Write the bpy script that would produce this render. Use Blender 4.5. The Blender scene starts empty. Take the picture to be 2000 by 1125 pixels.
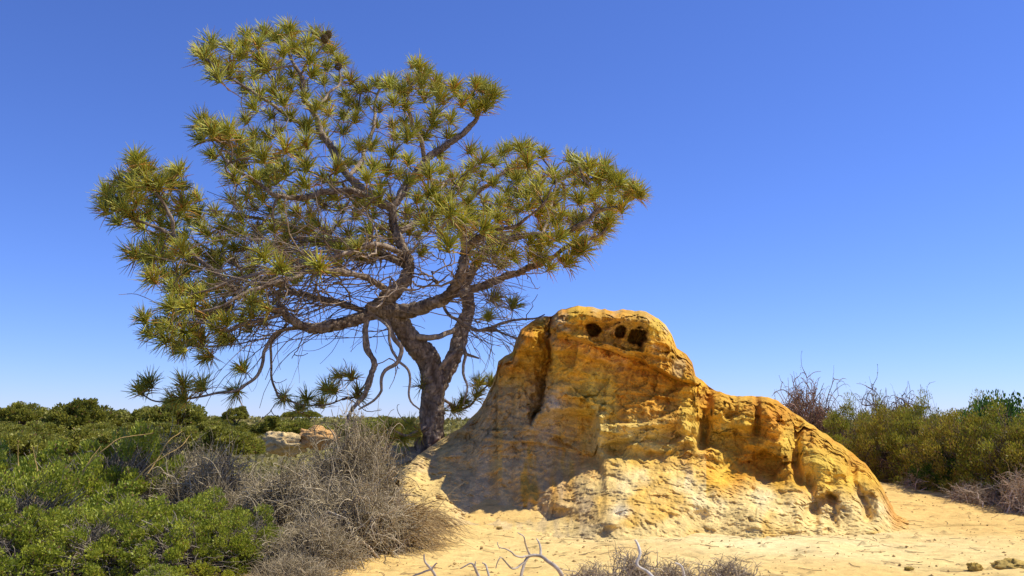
import bpy, math, random
import numpy as np
from mathutils import Vector

# ------------------------------------------------------------------ camera, sky, sun, exposure
scn = bpy.context.scene
COL = scn.collection
CAM_Z = 1.3
F = 1732.0                       # focal length in photo pixels (photo is 2000 x 1125)
PITCH = math.atan((818 - 562.5) / F)
cd = bpy.data.cameras.new('camera'); cam = bpy.data.objects.new('camera', cd); COL.objects.link(cam)
cd.sensor_width = 36; cd.lens = 36 * F / 2000; cd.clip_end = 5000; cd.clip_start = 0.05
cam.location = (0, 0, CAM_Z); cam.rotation_euler = (math.pi / 2 + PITCH, 0, 0)
scn.camera = cam

SUN = Vector((0.79, 0.13, 1.15)).normalized()
world = bpy.data.worlds.new('World'); scn.world = world; world.use_nodes = True
wn = world.node_tree.nodes; wl = world.node_tree.links
for n in list(wn): wn.remove(n)
sky = wn.new('ShaderNodeTexSky'); sky.sky_type = 'NISHITA'; sky.sun_disc = False
sky.sun_elevation = math.asin(SUN.z); sky.sun_rotation = math.atan2(SUN.x, SUN.y)
sky.altitude = 50; sky.air_density = 0.9; sky.dust_density = 0.0; sky.ozone_density = 8.0
hs = wn.new('ShaderNodeVectorMath'); hs.operation = 'MULTIPLY'; hs.inputs[1].default_value = (0.86, 0.93, 1.42)   # deep coastal blue
bg = wn.new('ShaderNodeBackground'); bg.inputs['Strength'].default_value = 0.077
wo = wn.new('ShaderNodeOutputWorld')
wl.new(sky.outputs[0], hs.inputs[0]); wl.new(hs.outputs[0], bg.inputs[0]); wl.new(bg.outputs[0], wo.inputs[0])

sd = bpy.data.lights.new('sun', 'SUN'); sd.energy = 3.5; sd.angle = math.radians(0.53); sd.color = (1.0, 0.94, 0.80)
so = bpy.data.objects.new('sun', sd); COL.objects.link(so); so.location = (8, 6, 20)
so.rotation_euler = SUN.to_track_quat('Z', 'Y').to_euler()

vs = scn.view_settings
vs.view_transform = 'Standard'; vs.look = 'None'; vs.exposure = 0.66; vs.gamma = 1.0; vs.use_curve_mapping = False

# ------------------------------------------------------------------ helpers
rng = np.random.default_rng(7)
CP, SP = math.cos(PITCH), math.sin(PITCH)

def P(u, v, y):
    """photo pixel + distance in metres -> world point (numpy friendly)"""
    a = (np.asarray(u, float) - 1000) / F; b = (562.5 - np.asarray(v, float)) / F
    t = np.asarray(y, float) / (CP - b * SP)
    return np.stack(np.broadcast_arrays(a * t, CP * t - b * SP * t, CAM_Z + (SP + b * CP) * t), -1)

def _hash(ix, iy, iz, s):
    h = (ix.astype(np.int64) * 374761393 + iy.astype(np.int64) * 668265263 + iz.astype(np.int64) * 2147483647 + s * 1274126177) & 0xffffffff
    h = ((h ^ (h >> 13)) * 1274126177) & 0xffffffff
    h = ((h ^ (h >> 16)) * 2246822519) & 0xffffffff
    return ((h ^ (h >> 15)) & 0xffffff) / float(0xffffff)

def vnoise(p, s=0):
    """value noise in -1..1, p is (...,3)"""
    i = np.floor(p); f = p - i; f = f * f * f * (f * (f * 6 - 15) + 10); i = i.astype(np.int64)
    x, y, z = i[..., 0], i[..., 1], i[..., 2]; fx, fy, fz = f[..., 0], f[..., 1], f[..., 2]
    r = 0
    for dx in (0, 1):
        wx = fx if dx else 1 - fx
        for dy in (0, 1):
            wy = fy if dy else 1 - fy
            for dz in (0, 1):
                wz = fz if dz else 1 - fz
                r = r + wx * wy * wz * _hash(x + dx, y + dy, z + dz, s)
    return r * 2 - 1

ROT = np.array([[0.00, 0.80, 0.60], [-0.80, 0.36, -0.48], [-0.60, -0.48, 0.64]])
def fbm(p, octv=4, s=0, gain=0.5):
    a, r, t = 1.0, 0, 0
    for k in range(octv):
        r = r + a * vnoise(p, s + k * 17); t += a; a *= gain; p = (p @ ROT.T) * 2.03 + 3.1
    return r / t

def ridged(p, octv=4, s=0):
    a, r, t = 1.0, 0, 0
    for k in range(octv):
        r = r + a * (1 - 2 * np.abs(vnoise(p, s + k * 13))); t += a; a *= 0.55; p = (p @ ROT.T) * 2.07 + 1.7
    return r / t

def worley(p, s=0):
    """returns (f1, f2, cell value)"""
    i = np.floor(p).astype(np.int64)
    f1 = np.full(p.shape[:-1], 9.0); f2 = f1.copy(); cv = np.zeros(p.shape[:-1])
    for dx in (-1, 0, 1):
        for dy in (-1, 0, 1):
            for dz in (-1, 0, 1):
                x, y, z = i[..., 0] + dx, i[..., 1] + dy, i[..., 2] + dz
                q = np.stack((x + _hash(x, y, z, s), y + _hash(x, y, z, s + 1), z + _hash(x, y, z, s + 2)), -1)
                d = np.sqrt(((q - p) ** 2).sum(-1))
                m = d < f1
                f2 = np.where(m, f1, np.minimum(f2, d)); cv = np.where(m, _hash(x, y, z, s + 3), cv); f1 = np.where(m, d, f1)
    return f1, f2, cv

def facet(p, s=0):
    """tilted planar facets: each cell leans its own way, with crisp edges between"""
    i = np.floor(p).astype(np.int64); f1 = np.full(p.shape[:-1], 9.0); r = np.zeros(p.shape[:-1])
    for dx in (-1, 0, 1):
        for dy in (-1, 0, 1):
            for dz in (-1, 0, 1):
                x, y, z = i[..., 0] + dx, i[..., 1] + dy, i[..., 2] + dz
                h = [_hash(x, y, z, s + q) for q in range(6)]
                o = p - np.stack((x + h[0], y + h[1], z + h[2]), -1); d = (o ** 2).sum(-1)
                m = d < f1; val = o[..., 0] * (h[3] - .5) * 2 + o[..., 2] * (h[4] - .5) * 2 + (h[5] - .5) * .5
                r = np.where(m, val, r); f1 = np.where(m, d, f1)
    return r

def sst(a, b, x):
    t = np.clip((x - a) / (b - a), 0, 1); return t * t * (3 - 2 * t)

def inpoly(u, v, poly):
    r = np.zeros(np.shape(u), bool); n = len(poly)
    for k in range(n):
        x1, y1 = poly[k]; x2, y2 = poly[(k + 1) % n]
        c = ((y1 > v) != (y2 > v)) & (u < (x2 - x1) * (v - y1) / (y2 - y1 + 1e-12) + x1)
        r ^= c
    return r

def segdist(u, v, pts):
    """distance in pixels to a polyline, and the position 0..1 along it"""
    best = np.full(np.shape(u), 1e9); pos = np.zeros(np.shape(u)); n = len(pts) - 1
    for k in range(n):
        x1, y1 = pts[k]; x2, y2 = pts[k + 1]; dx, dy = x2 - x1, y2 - y1
        t = np.clip(((u - x1) * dx + (v - y1) * dy) / (dx * dx + dy * dy), 0, 1)
        d = np.hypot(u - x1 - t * dx, v - y1 - t * dy)
        m = d < best; best = np.where(m, d, best); pos = np.where(m, (k + t) / n, pos)
    return best, pos

def make_mesh(name, V, faces, mat, smooth=True, col=None):
    """faces: (n,3) or (n,4) int array, or a list of such arrays"""
    if not isinstance(faces, list): faces = [faces]
    faces = [f for f in faces if len(f)]
    me = bpy.data.meshes.new(name); V = np.asarray(V, np.float32)
    me.vertices.add(len(V)); me.vertices.foreach_set('co', V.ravel())
    li = np.concatenate([f.ravel() for f in faces]).astype(np.int32)
    tot = np.concatenate([np.full(len(f), f.shape[1], np.int32) for f in faces])
    st = np.concatenate(([0], np.cumsum(tot)[:-1])).astype(np.int32)
    me.loops.add(len(li)); me.loops.foreach_set('vertex_index', li)
    me.polygons.add(len(tot)); me.polygons.foreach_set('loop_start', st); me.polygons.foreach_set('loop_total', tot)
    me.polygons.foreach_set('use_smooth', np.full(len(tot), smooth))
    if col is not None:
        a = me.color_attributes.new('Col', 'FLOAT_COLOR', 'POINT')
        c = np.ones((len(V), 4), np.float32); c[:, :3] = col; a.data.foreach_set('color', c.ravel())
    me.update(); me.validate()
    if mat: me.materials.append(mat)
    return me

def link(name, me, parent=None, loc=(0, 0, 0), **props):
    o = bpy.data.objects.new(name, me); COL.objects.link(o); o.location = loc
    if parent: o.parent = parent
    for k, v in props.items(): o[k] = v
    return o

def thing(name, label, cat, loc=(0, 0, 0), group=None, me=None, rz=0, sc=1):
    o = bpy.data.objects.new(name, me); COL.objects.link(o); o.location = [float(q) for q in loc]
    o.rotation_euler = (0, 0, rz); o.scale = (sc, sc, sc) if not hasattr(sc, '__len__') else sc
    o['label'] = label; o['category'] = cat
    if group: o['group'] = group
    if me is None: o.empty_display_size = 0.2
    return o

def norm(a): return a / (np.linalg.norm(a, axis=-1, keepdims=True) + 1e-9)

def tubes(PT, R, sides=4):
    """PT (n,k,3), R (n,k) -> verts, quads; all polylines at once, open ended"""
    n, k, _ = PT.shape
    T = np.empty_like(PT); T[:, 1:-1] = PT[:, 2:] - PT[:, :-2]; T[:, 0] = PT[:, 1] - PT[:, 0]; T[:, -1] = PT[:, -1] - PT[:, -2]
    T = norm(T)
    ref = np.zeros((n, 1, 3)); ax = np.argmin(np.abs(T.mean(1)), 1); ref[np.arange(n), 0, ax] = 1
    A = norm(np.cross(T, np.broadcast_to(ref, T.shape))); B = np.cross(T, A)
    th = np.arange(sides) * 2 * np.pi / sides
    V = PT[:, :, None] + R[:, :, None, None] * (A[:, :, None] * np.cos(th)[None, None, :, None] + B[:, :, None] * np.sin(th)[None, None, :, None])
    idx = np.arange(n * k * sides).reshape(n, k, sides)
    a = idx[:, :-1]; b = idx[:, 1:]
    Q = np.stack((a, np.roll(a, -1, 2), np.roll(b, -1, 2), b), -1).reshape(-1, 4)
    return V.reshape(-1, 3), Q

def merge(parts):
    V, Q, off = [], [], 0
    for v, q in parts:
        V.append(v); Q.append(q + off); off += len(v)
    return np.concatenate(V), np.concatenate(Q)

def catmull(pts, n):
    """pts (m,d) resampled to n points along a smooth curve"""
    p = np.asarray(pts, float); m = len(p)
    q = np.vstack((2 * p[0] - p[1], p, 2 * p[-1] - p[-2]))
    L = np.concatenate(([0], np.cumsum(np.linalg.norm(np.diff(p[:, :3], axis=0), axis=1))))
    s = np.interp(np.linspace(0, L[-1], n), L, np.arange(m)); i = np.minimum(s.astype(int), m - 2); t = (s - i)[:, None]
    a, b, c, d = q[i], q[i + 1], q[i + 2], q[i + 3]
    return 0.5 * (2 * b + (c - a) * t + (2 * a - 5 * b + 4 * c - d) * t ** 2 + (3 * b - a - 3 * c + d) * t ** 3)

# ------------------------------------------------------------------ materials
def mat_base(name):
    m = bpy.data.materials.new(name); m.use_nodes = True
    nt = m.node_tree; b = nt.nodes['Principled BSDF']
    return m, nt, b, nt.nodes['Material Output']

def node(nt, t, **kw):
    n = nt.nodes.new(t)
    for k, v in kw.items():
        if k.startswith('i_'): n.inputs[k[2:].replace('_', ' ')].default_value = v
        else: setattr(n, k, v)
    return n

def mat_attr(name, rough=0.9, spec=0.1, var=0.25, vscale=30, bump=0.0, bscale=60, trans=0.0, objvar=0.0, bdist=0.01, fine=0.0, stretch=None):
    """colour comes from the mesh's own colour attribute, varied by a procedural noise"""
    m, nt, b, out = mat_base(name)
    at = node(nt, 'ShaderNodeAttribute', attribute_name='Col')
    tc = node(nt, 'ShaderNodeTexCoord')
    vec = tc.outputs['Object']
    if stretch:
        mp = node(nt, 'ShaderNodeMapping'); mp.inputs['Scale'].default_value = stretch
        nt.links.new(vec, mp.inputs['Vector']); vec = mp.outputs[0]
    no = node(nt, 'ShaderNodeTexNoise', i_Scale=vscale, i_Detail=5.0, i_Roughness=0.65)
    nt.links.new(vec, no.inputs['Vector'])
    mr = node(nt, 'ShaderNodeMapRange'); mr.inputs['From Min'].default_value = 0.25; mr.inputs['From Max'].default_value = 0.75
    mr.inputs['To Min'].default_value = 1 - var; mr.inputs['To Max'].default_value = 1 + var
    nt.links.new(no.outputs['Fac'], mr.inputs['Value'])
    fac = mr.outputs[0]
    if objvar:
        oi = node(nt, 'ShaderNodeObjectInfo'); m2 = node(nt, 'ShaderNodeMapRange')
        m2.inputs['To Min'].default_value = 1 - objvar; m2.inputs['To Max'].default_value = 1 + objvar
        nt.links.new(oi.outputs['Random'], m2.inputs['Value'])
        mu = node(nt, 'ShaderNodeMath', operation='MULTIPLY'); nt.links.new(fac, mu.inputs[0]); nt.links.new(m2.outputs[0], mu.inputs[1]); fac = mu.outputs[0]
    vm = node(nt, 'ShaderNodeVectorMath', operation='SCALE')
    nt.links.new(at.outputs['Color'], vm.inputs[0]); nt.links.new(fac, vm.inputs['Scale'])
    nt.links.new(vm.outputs[0], b.inputs['Base Color'])
    b.inputs['Roughness'].default_value = rough; b.inputs['Specular IOR Level'].default_value = spec
    if bump:
        n2 = node(nt, 'ShaderNodeTexNoise', i_Scale=bscale, i_Detail=6.0, i_Roughness=0.7)
        nt.links.new(vec, n2.inputs['Vector'])
        bp = node(nt, 'ShaderNodeBump', i_Strength=bump, i_Distance=bdist)
        nt.links.new(n2.outputs['Fac'], bp.inputs['Height'])
        n3 = node(nt, 'ShaderNodeTexNoise', i_Scale=bscale * 4.5, i_Detail=4.0, i_Roughness=0.7); nt.links.new(vec, n3.inputs['Vector'])
        bq = node(nt, 'ShaderNodeBump', i_Strength=bump * 0.8, i_Distance=bdist * 0.35)
        nt.links.new(n3.outputs['Fac'], bq.inputs['Height']); nt.links.new(bp.outputs[0], bq.inputs['Normal']); nt.links.new(bq.outputs[0], b.inputs['Normal'])
    if fine:
        n4 = node(nt, 'ShaderNodeTexNoise', i_Scale=vscale * 6, i_Detail=4.0, i_Roughness=0.7); nt.links.new(vec, n4.inputs['Vector'])
        m4 = node(nt, 'ShaderNodeMapRange'); m4.inputs['From Min'].default_value = 0.3; m4.inputs['From Max'].default_value = 0.7
        m4.inputs['To Min'].default_value = 1 - fine; m4.inputs['To Max'].default_value = 1 + fine
        nt.links.new(n4.outputs['Fac'], m4.inputs['Value']); v4 = node(nt, 'ShaderNodeVectorMath', operation='SCALE')
        nt.links.new(vm.outputs[0], v4.inputs[0]); nt.links.new(m4.outputs[0], v4.inputs['Scale']); nt.links.new(v4.outputs[0], b.inputs['Base Color'])
    if trans:
        tr = node(nt, 'ShaderNodeBsdfTranslucent'); nt.links.new(vm.outputs[0], tr.inputs['Color'])
        mx = node(nt, 'ShaderNodeMixShader'); mx.inputs[0].default_value = trans
        nt.links.new(b.outputs[0], mx.inputs[1]); nt.links.new(tr.outputs[0], mx.inputs[2]); nt.links.new(mx.outputs[0], out.inputs['Surface'])
    return m

M_ROCK = mat_attr('sandstone', 0.95, 0.08, 0.3, 9, 0.6, 24, bdist=0.03, fine=0.18)
M_SAND = mat_attr('sand', 0.97, 0.05, 0.22, 9, 0.7, 32, bdist=0.015, fine=0.12)
M_BARK = mat_attr('pine_bark', 0.92, 0.12, 0.6, 18, 1.0, 22, bdist=0.05, stretch=(1, 1, 0.35))
M_TWIG = mat_attr('twig_bark', 0.9, 0.12, 0.3, 12)
M_NEEDLE = mat_attr('pine_needle', 0.5, 0.3, 0.2, 3, trans=0.34, objvar=0.16)
M_LEAF = mat_attr('leaf', 0.5, 0.3, 0.2, 4, trans=0.34, objvar=0.10)
M_DRY = mat_attr('dry_twig', 0.9, 0.1, 0.3, 8, objvar=0.08)
M_CONE = mat_attr('pine_cone', 0.7, 0.2, 0.3, 30)
M_WOOD = mat_attr('weathered_wood', 0.85, 0.15, 0.3, 25, 0.5, 60)

# ------------------------------------------------------------------ ground
def gbase(x, y):
    z = np.where(x < 1.0, 0.30, 0.30 - 0.21 * np.clip((x - 1.0) / 2.0, 0, 1)) * np.clip(y - 11.2, 0, 3.0)
    z = z * sst(-6.0, -2.2, x)                                       # the bank under the pine fades out to the left
    left = 1 - sst(-2.6, -0.8, x)
    z = z - left * 0.25 * sst(10.5, 14, y)
    drop = sst(15, 34, y + 0.2 * np.minimum(x, 0))
    z = z - 3.2 * drop                                               # valley beyond
    ridge = sst(36, 125, y)
    z = z + (3.9 + 0.012 * np.clip(-x, -40, 60)) * ridge
    z = z - sst(170, 900, y) * 14
    return z

def ground_z(x, y, fine=True):
    x = np.asarray(x, float); y = np.asarray(y, float)
    p = np.stack((x, y, np.zeros_like(x)), -1)
    z = gbase(x, y) + 0.05 * fbm(p * 0.45, 3, 3) + 0.35 * sst(20, 60, y) * fbm(p * 0.05, 3, 8)
    if fine:
        near = 1 - sst(16, 24, y)
        z = z + near * (0.032 * fbm(p * 2.2, 4, 5) + 0.010 * fbm(p * np.array([5, 12, 1]), 3, 21) + 0.006 * fbm(p * 24, 2, 31))
    return z

def axis(lo, hi, step, far_lo, far_hi, g=1.16):
    a = list(np.arange(lo, hi + 1e-6, step)); s = step
    while a[-1] < far_hi: s *= g; a.append(a[-1] + s)
    s = step
    while a[0] > far_lo: s *= g; a.insert(0, a[0] - s)
    return np.array(a)

def build_ground():
    xs = axis(-4.2, 8.0, 0.03, -900, 900); ys = axis(6.6, 15.5, 0.03, -30, 1800)
    X, Y = np.meshgrid(xs, ys, indexing='ij'); Z = ground_z(X, Y)
    p = np.stack((X, Y, Z), -1)
    # small scattered crumbs and wind/foot scuffs
    near = (Y < 18) & (Y > 5) & (np.abs(X) < 12)
    f1 = np.full(X.shape, 1.0); cv = np.zeros(X.shape)
    a, b, c = worley(np.stack((X[near] * 4.5, Y[near] * 4.5, np.zeros(near.sum())), -1), 40)
    f1[near] = a; cv[near] = c
    lump = np.where(cv > 0.66, np.clip(0.22 - f1, 0, 1) * 0.24 * cv, 0)
    scuff = np.zeros(X.shape); scuff[near] = np.clip(ridged(np.stack((X[near] * 1.1 + 0.35 * Y[near], Y[near] * 3.8, 0 * X[near]), -1), 3, 61) - 0.55, 0, 1)
    Z = Z + lump - 0.05 * scuff
    V = np.stack((X, Y, Z), -1).reshape(-1, 3)
    n, m = X.shape; i = np.arange(n * m).reshape(n, m)
    Q = np.stack((i[:-1, :-1], i[1:, :-1], i[1:, 1:], i[:-1, 1:]), -1).reshape(-1, 4)
    pale = np.array([0.76, 0.54, 0.205]); cream = np.array([0.86, 0.70, 0.36]); och = np.array([0.66, 0.38, 0.10]); scrub = np.array([0.16, 0.14, 0.07])
    t = sst(-0.25, 0.35, fbm(p * 0.7 * np.array([1, 1.4, 1]), 4, 90))[..., None]
    c = pale * (1 - t * 0.35) + och * t * 0.35
    w = (np.exp(-(((X - 2.9) / 2.3) ** 2 + ((Y - 9.9) / 1.3) ** 2)) * (0.65 + 0.7 * fbm(p * 1.2, 4, 95)))[..., None].clip(0, 1)
    c = c * (1 - w) + cream * w
    r = (sst(4.2, 6.5, X + 0.4 * (Y - 10)) * 0.75)[..., None]
    c = c * (1 - r) + (och * 0.55 + pale * 0.45) * r
    c = c * (1 - 0.35 * sst(0.0, 0.4, scuff)[..., None]) * (1 - 0.3 * (lump > 0.004)[..., None])
    far = np.maximum(sst(17, 26, Y), 1 - sst(-3.6, -2.2, X - 0.1 * (Y - 9)))[..., None]
    c = c * (1 - far) + scrub * far
    link('ground', make_mesh('ground', V, Q, M_SAND, True, c.reshape(-1, 3)), kind='structure')
build_ground()

# ------------------------------------------------------------------ sandstone outcrop
SIL = [(780, 925), (800, 906), (815, 890), (840, 872), (860, 858), (900, 836), (925, 812), (945, 788), (958, 760), (968, 735), (973, 706), (988, 694), (1001, 686), (1007, 664), (1018, 641),
       (1040, 628), (1060, 620), (1078, 617), (1090, 608), (1110, 602), (1130, 597), (1150, 600), (1165, 603), (1200, 606), (1240, 607), (1262, 609), (1285, 618), (1300, 634),
       (1312, 655), (1322, 680), (1340, 690), (1352, 707), (1359, 735), (1366, 744), (1385, 756), (1410, 765), (1440, 772), (1470, 771), (1500, 775), (1520, 783), (1545, 800),
       (1580, 828), (1610, 848), (1640, 866), (1670, 888), (1690, 905), (1710, 933), (1725, 955), (1740, 984), (1752, 1002), (1775, 1012)]
SEC = {780: [(1000, 10.9), (960, 11.5), (930, 12.2), (890, 13.0)],
       860: [(1010, 10.7), (960, 11.4), (925, 12.1), (890, 12.8), (858, 13.5)],
       910: [(1030, 10.6), (985, 11.1), (930, 11.75), (880, 12.3), (828, 13.0)],
       960: [(1040, 10.5), (1003, 11.0), (900, 11.65), (800, 12.15), (755, 12.7)],
       1000: [(1040, 10.5), (1008, 10.95), (900, 11.5), (800, 11.85), (710, 12.05), (686, 12.5)],
       1050: [(1040, 10.5), (1010, 10.9), (900, 11.35), (800, 11.6), (700, 11.8), (650, 11.95), (624, 12.5)],
       1100: [(1050, 10.3), (1012, 10.75), (950, 11.05), (850, 11.35), (750, 11.5), (665, 11.65), (617, 11.75), (609, 11.95), (603, 12.4)],
       1150: [(1055, 10.2), (1022, 10.5), (960, 10.9), (890, 11.2), (850, 11.3), (750, 11.4), (672, 11.5), (650, 11.6), (614, 11.5), (606, 11.75), (600, 12.3)],
       1200: [(1060, 10.1), (1030, 10.38), (960, 10.85), (900, 11.2), (860, 11.35), (760, 11.45), (690, 11.6), (640, 11.58), (619, 11.46), (611, 11.7), (606, 12.3)],
       1260: [(1060, 10.1), (1030, 10.38), (960, 10.8), (905, 11.2), (870, 11.4), (780, 11.5), (705, 11.75), (650, 11.62), (622, 11.48), (614, 11.72), (609, 12.3)],
       1320: [(1060, 10.1), (1026, 10.42), (950, 10.9), (890, 11.3), (865, 11.5), (790, 11.65), (728, 11.9), (705, 11.95), (681, 12.4)],
       1380: [(1050, 10.3), (1020, 10.6), (940, 11.0), (885, 11.4), (870, 11.6), (800, 11.8), (765, 12.1), (754, 12.5)],
       1450: [(1050, 10.3), (1016, 10.65), (960, 11.0), (915, 11.35), (890, 11.5), (830, 11.65), (790, 11.9), (772, 12.5)],
       1530: [(1045, 10.4), (1012, 10.75), (965, 11.1), (925, 11.45), (880, 11.6), (820, 11.9), (795, 12.2), (786, 12.6)],
       1600: [(1045, 10.45), (1015, 10.8), (985, 11.05), (940, 11.35), (890, 11.6), (855, 12.0), (840, 12.6)],
       1670: [(1045, 10.5), (1018, 10.9), (990, 11.1), (940, 11.5), (905, 11.9), (888, 12.5)],
       1740: [(1045, 10.6), (1015, 11.1), (1000, 11.4), (984, 12.2)],
       1775: [(1045, 10.8), (1025, 11.3), (1012, 12.0)]}
CAP = [(1078, 600), (1083, 640), (1086, 660), (1120, 663), (1160, 672), (1195, 684), (1220, 697), (1250, 706), (1285, 728), (1320, 746), (1364, 752), (1375, 720), (1335, 670), (1310, 620), (1270, 590), (1130, 580)]
CRACK = [(1081, 604), (1074, 630), (1068, 665), (1074, 700), (1066, 745), (1060, 780), (1049, 808), (1034, 826)]

def build_rock():
    n, m = 860, 400
    us = np.linspace(780, 1775, n); t = np.linspace(0, 1, m)
    top = np.interp(us, *zip(*SIL)); k = np.array(sorted(SEC))
    p1 = np.stack((us * 0.05, 0 * us, 0 * us), -1)
    top = top + 4.0 * fbm(p1 * 0.9, 3, 2) * np.clip((us - 900) / 60, 0.3, 1)
    jr = np.random.default_rng(3); jx = np.cumsum(jr.uniform(8, 26, 80)) + 770; top = top + np.interp(us, jx, jr.uniform(-3.5, 3.5, 80)) * np.clip((us - 880) / 60, 0.2, 1)
    bot = np.full(n, 1062.0)
    bot = np.minimum(bot, np.interp(us, [780, 860, 960], [1005, 1015, 1062]))
    U = np.repeat(us[:, None], m, 1); Vv = bot[:, None] + (top - bot)[:, None] * t[None]
    W = np.stack((U * 0.0073, Vv * 0.0073, 0 * U), -1)            # roughly metres across the face
    # depth from the sections, blended across columns; each section is stretched so its crest sits on the silhouette
    dep = np.zeros((n, m)); wsum = np.zeros(n)
    cols = []
    for q in k:
        s = np.array(SEC[q][::-1], float); tq = np.interp(q, *zip(*SIL)); lo = s[-1, 0]
        # in normalised height 0 (ground 1050) .. 1 (crest)
        h = (1050 - s[:, 0]) / (1050 - tq)
        hh = (1050 - Vv) / (1050 - top)[:, None]
        cols.append(np.interp(hh, h[::-1], s[::-1, 1], left=None))
    cols = np.array(cols)
    j = np.clip(np.searchsorted(k, us) - 1, 0, len(k) - 2); w = (us - k[j]) / (k[j + 1] - k[j]); w = w * w * (3 - 2 * w)
    ar = np.arange(n)
    dep = cols[j, ar] * (1 - w)[:, None] + cols[j + 1, ar] * w[:, None]
    below = np.clip(Vv - 1050, 0, 99) * 0.02; dep = dep - below
    for _ in range(3):                                              # soften section kinks
        dep[:, 1:-1] = (dep[:, :-2] + 2 * dep[:, 1:-1] + dep[:, 2:]) / 4
    push = np.interp(U, [900, 1080, 1180, 1400, 1600, 1720], [0, .15, .75, .75, .45, 0.1])
    dep = dep + push * sst(1025, np.interp(U, [1100, 1250, 1400, 1600], [860, 865, 880, 930]), Vv)
    lp = np.interp(U, [800, 860, 910, 960, 1000, 1050, 1100, 1140, 1168, 1185], [0, .3, .75, .95, .95, .85, .62, .36, .12, 0])
    dep = dep + 0.85 * lp * sst(1062, 1000, Vv) * (0.55 + 0.45 * sst(640, 760, Vv))
    dep = dep + 0.22 * fbm(np.stack((U * 0.012, 0 * U, 0 * U), -1), 3, 211) * sst(960, 1030, Vv)
    edge = (Vv - top[:, None])                                      # px below the crest
    u, v = U, Vv
    g = lambda cu, cv, ru, rv: np.exp(-(((u - cu) / ru) ** 2 + ((v - cv) / rv) ** 2))
    wob = 9 * fbm(W * 2.2, 3, 71); u2 = u + wob; v2 = v + 9 * fbm(W * 2.2, 3, 72)
    # --- cap: proud of the face, overhanging along its lower edge
    capm = inpoly(u2 * 0.6 + u * 0.4, v2 * 0.6 + v * 0.4, CAP)
    cd_, _ = segdist(u2, v2, [(1083, 660), (1120, 663), (1160, 674), (1195, 687), (1220, 700), (1250, 709), (1285, 730), (1320, 748), (1362, 754)])
    capf = np.where(capm, sst(0, 10, cd_), 0)
    dep = dep - 0.30 * capf * sst(0, 18, edge)
    # hollow brow on the cap, where the three holes sit
    brow = inpoly(u2, v2, [(1140, 622), (1190, 628), (1250, 628), (1268, 650), (1262, 690), (1225, 686), (1190, 668), (1150, 662)])
    bd, _ = segdist(u2, v2, [(1140, 622), (1190, 628), (1250, 628), (1268, 650), (1262, 690)])
    dep = dep + 0.16 * np.where(brow, sst(0, 10, bd), 0)
    for (cu, cv, ru, rv, a) in ((1157, 644, 16, 12, 0.2), (1211, 647, 11.5, 13, 0.0), (1244, 658, 18.5, 20, 0.3)):
        e = np.hypot(((u + 0.5 * wob - cu) + a * (v - cv)) / ru, (v - cv - a * (u - cu)) / rv) + 0.45 * fbm(W * 14, 3, 76)
        dep = dep + 0.62 * (1 - sst(0.72, 1.08, e))
    # ledge of broken crust below the cap
    fd, fp = segdist(u2, v2, [(1080, 672), (1130, 670), (1180, 690), (1215, 706), (1215, 712)])
    dep = dep - 0.10 * (1 - sst(6, 20, fd)) * (0.6 + 0.6 * fbm(W * 9, 3, 75))
    # --- crack between left pillar and the main block
    c, cp = segdist(u + 0.5 * wob, v, CRACK)
    cu_ = np.interp(v, [604, 630, 665, 700, 745, 780, 808, 826], [1081, 1074, 1068, 1074, 1066, 1060, 1049, 1036]) + 7 * fbm(W * 5, 3, 77) + 3 * vnoise(W * 22, 78)
    su_ = u - cu_; on = sst(600, 625, v) * (1 - sst(806, 838, v))
    wl_ = np.interp(v, [600, 660, 720, 780, 830], [10, 12, 20, 26, 10])
    dep = dep + on * np.where(su_ < 0, 0.80 * np.exp(su_ / wl_), 0.80 * np.exp(-(su_ / 4.0) ** 2))
    left = sst(0, 60, np.interp(v, [600, 700, 830, 1000], [1076, 1072, 1040, 1040]) - u)
    dep = dep + 0.10 * left * sst(30, 60, edge) * (v < 840)
    bd, _ = segdist(u + wob, v2, [(1040, 830), (1075, 845), (1100, 850)])
    dep = dep - 0.08 * g(1095, 770, 30, 70)                          # pale slab edge right of the crack
    # pillar lumps
    dep = dep - 0.16 * g(1035, 665, 28, 30) - 0.14 * g(990, 715, 16, 18) - 0.12 * g(1060, 800, 14, 22) - 0.1 * g(1030, 815, 14, 12)
    # --- rib and ledges in the middle
    side = sst(-8, 10, np.interp(v, [790, 815, 850, 885, 930, 1000], [1188, 1164, 1168, 1172, 1178, 1190]) + 0.5 * wob - u)
    band = sst(795, 822, v) * (1 - sst(885, 985, v))
    dep = dep + 0.36 * side * band * (1 - sst(60, 190, 1170 - u))
    dep = dep - 0.26 * np.exp(-((u2 - 1172) / 9) ** 2) * sst(800, 815, v) * (1 - sst(880, 905, v))
    for (pts, a, hgt) in (([(1176, 828), (1225, 828), (1270, 826), (1300, 812), (1345, 800)], 0.20, 26), ([(1215, 868), (1260, 858), (1300, 866), (1340, 852)], 0.20, 20), ([(1340, 850), (1385, 872), (1440, 880)], 0.14, 22)):
        xs_, ys_ = zip(*pts); line = np.interp(u, xs_, ys_) + 0.45 * wob
        inx = sst(xs_[0] - 4, xs_[0] + 10, u) * (1 - sst(xs_[-1] - 14, xs_[-1] + 6, u))
        dd = v - line
        dep = dep - a * inx * sst(-3, 6, dd) * (1 - sst(hgt * 0.55, hgt * 1.5, dd))
    dep = dep + 0.28 * g(1205, 878, 30, 14) + 0.16 * g(1250, 846, 26, 9)
    dep = dep - 0.16 * g(1310, 800, 12, 14) - 0.16 * g(1338, 838, 12, 10) - 0.14 * g(1362, 850, 9, 12)
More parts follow.
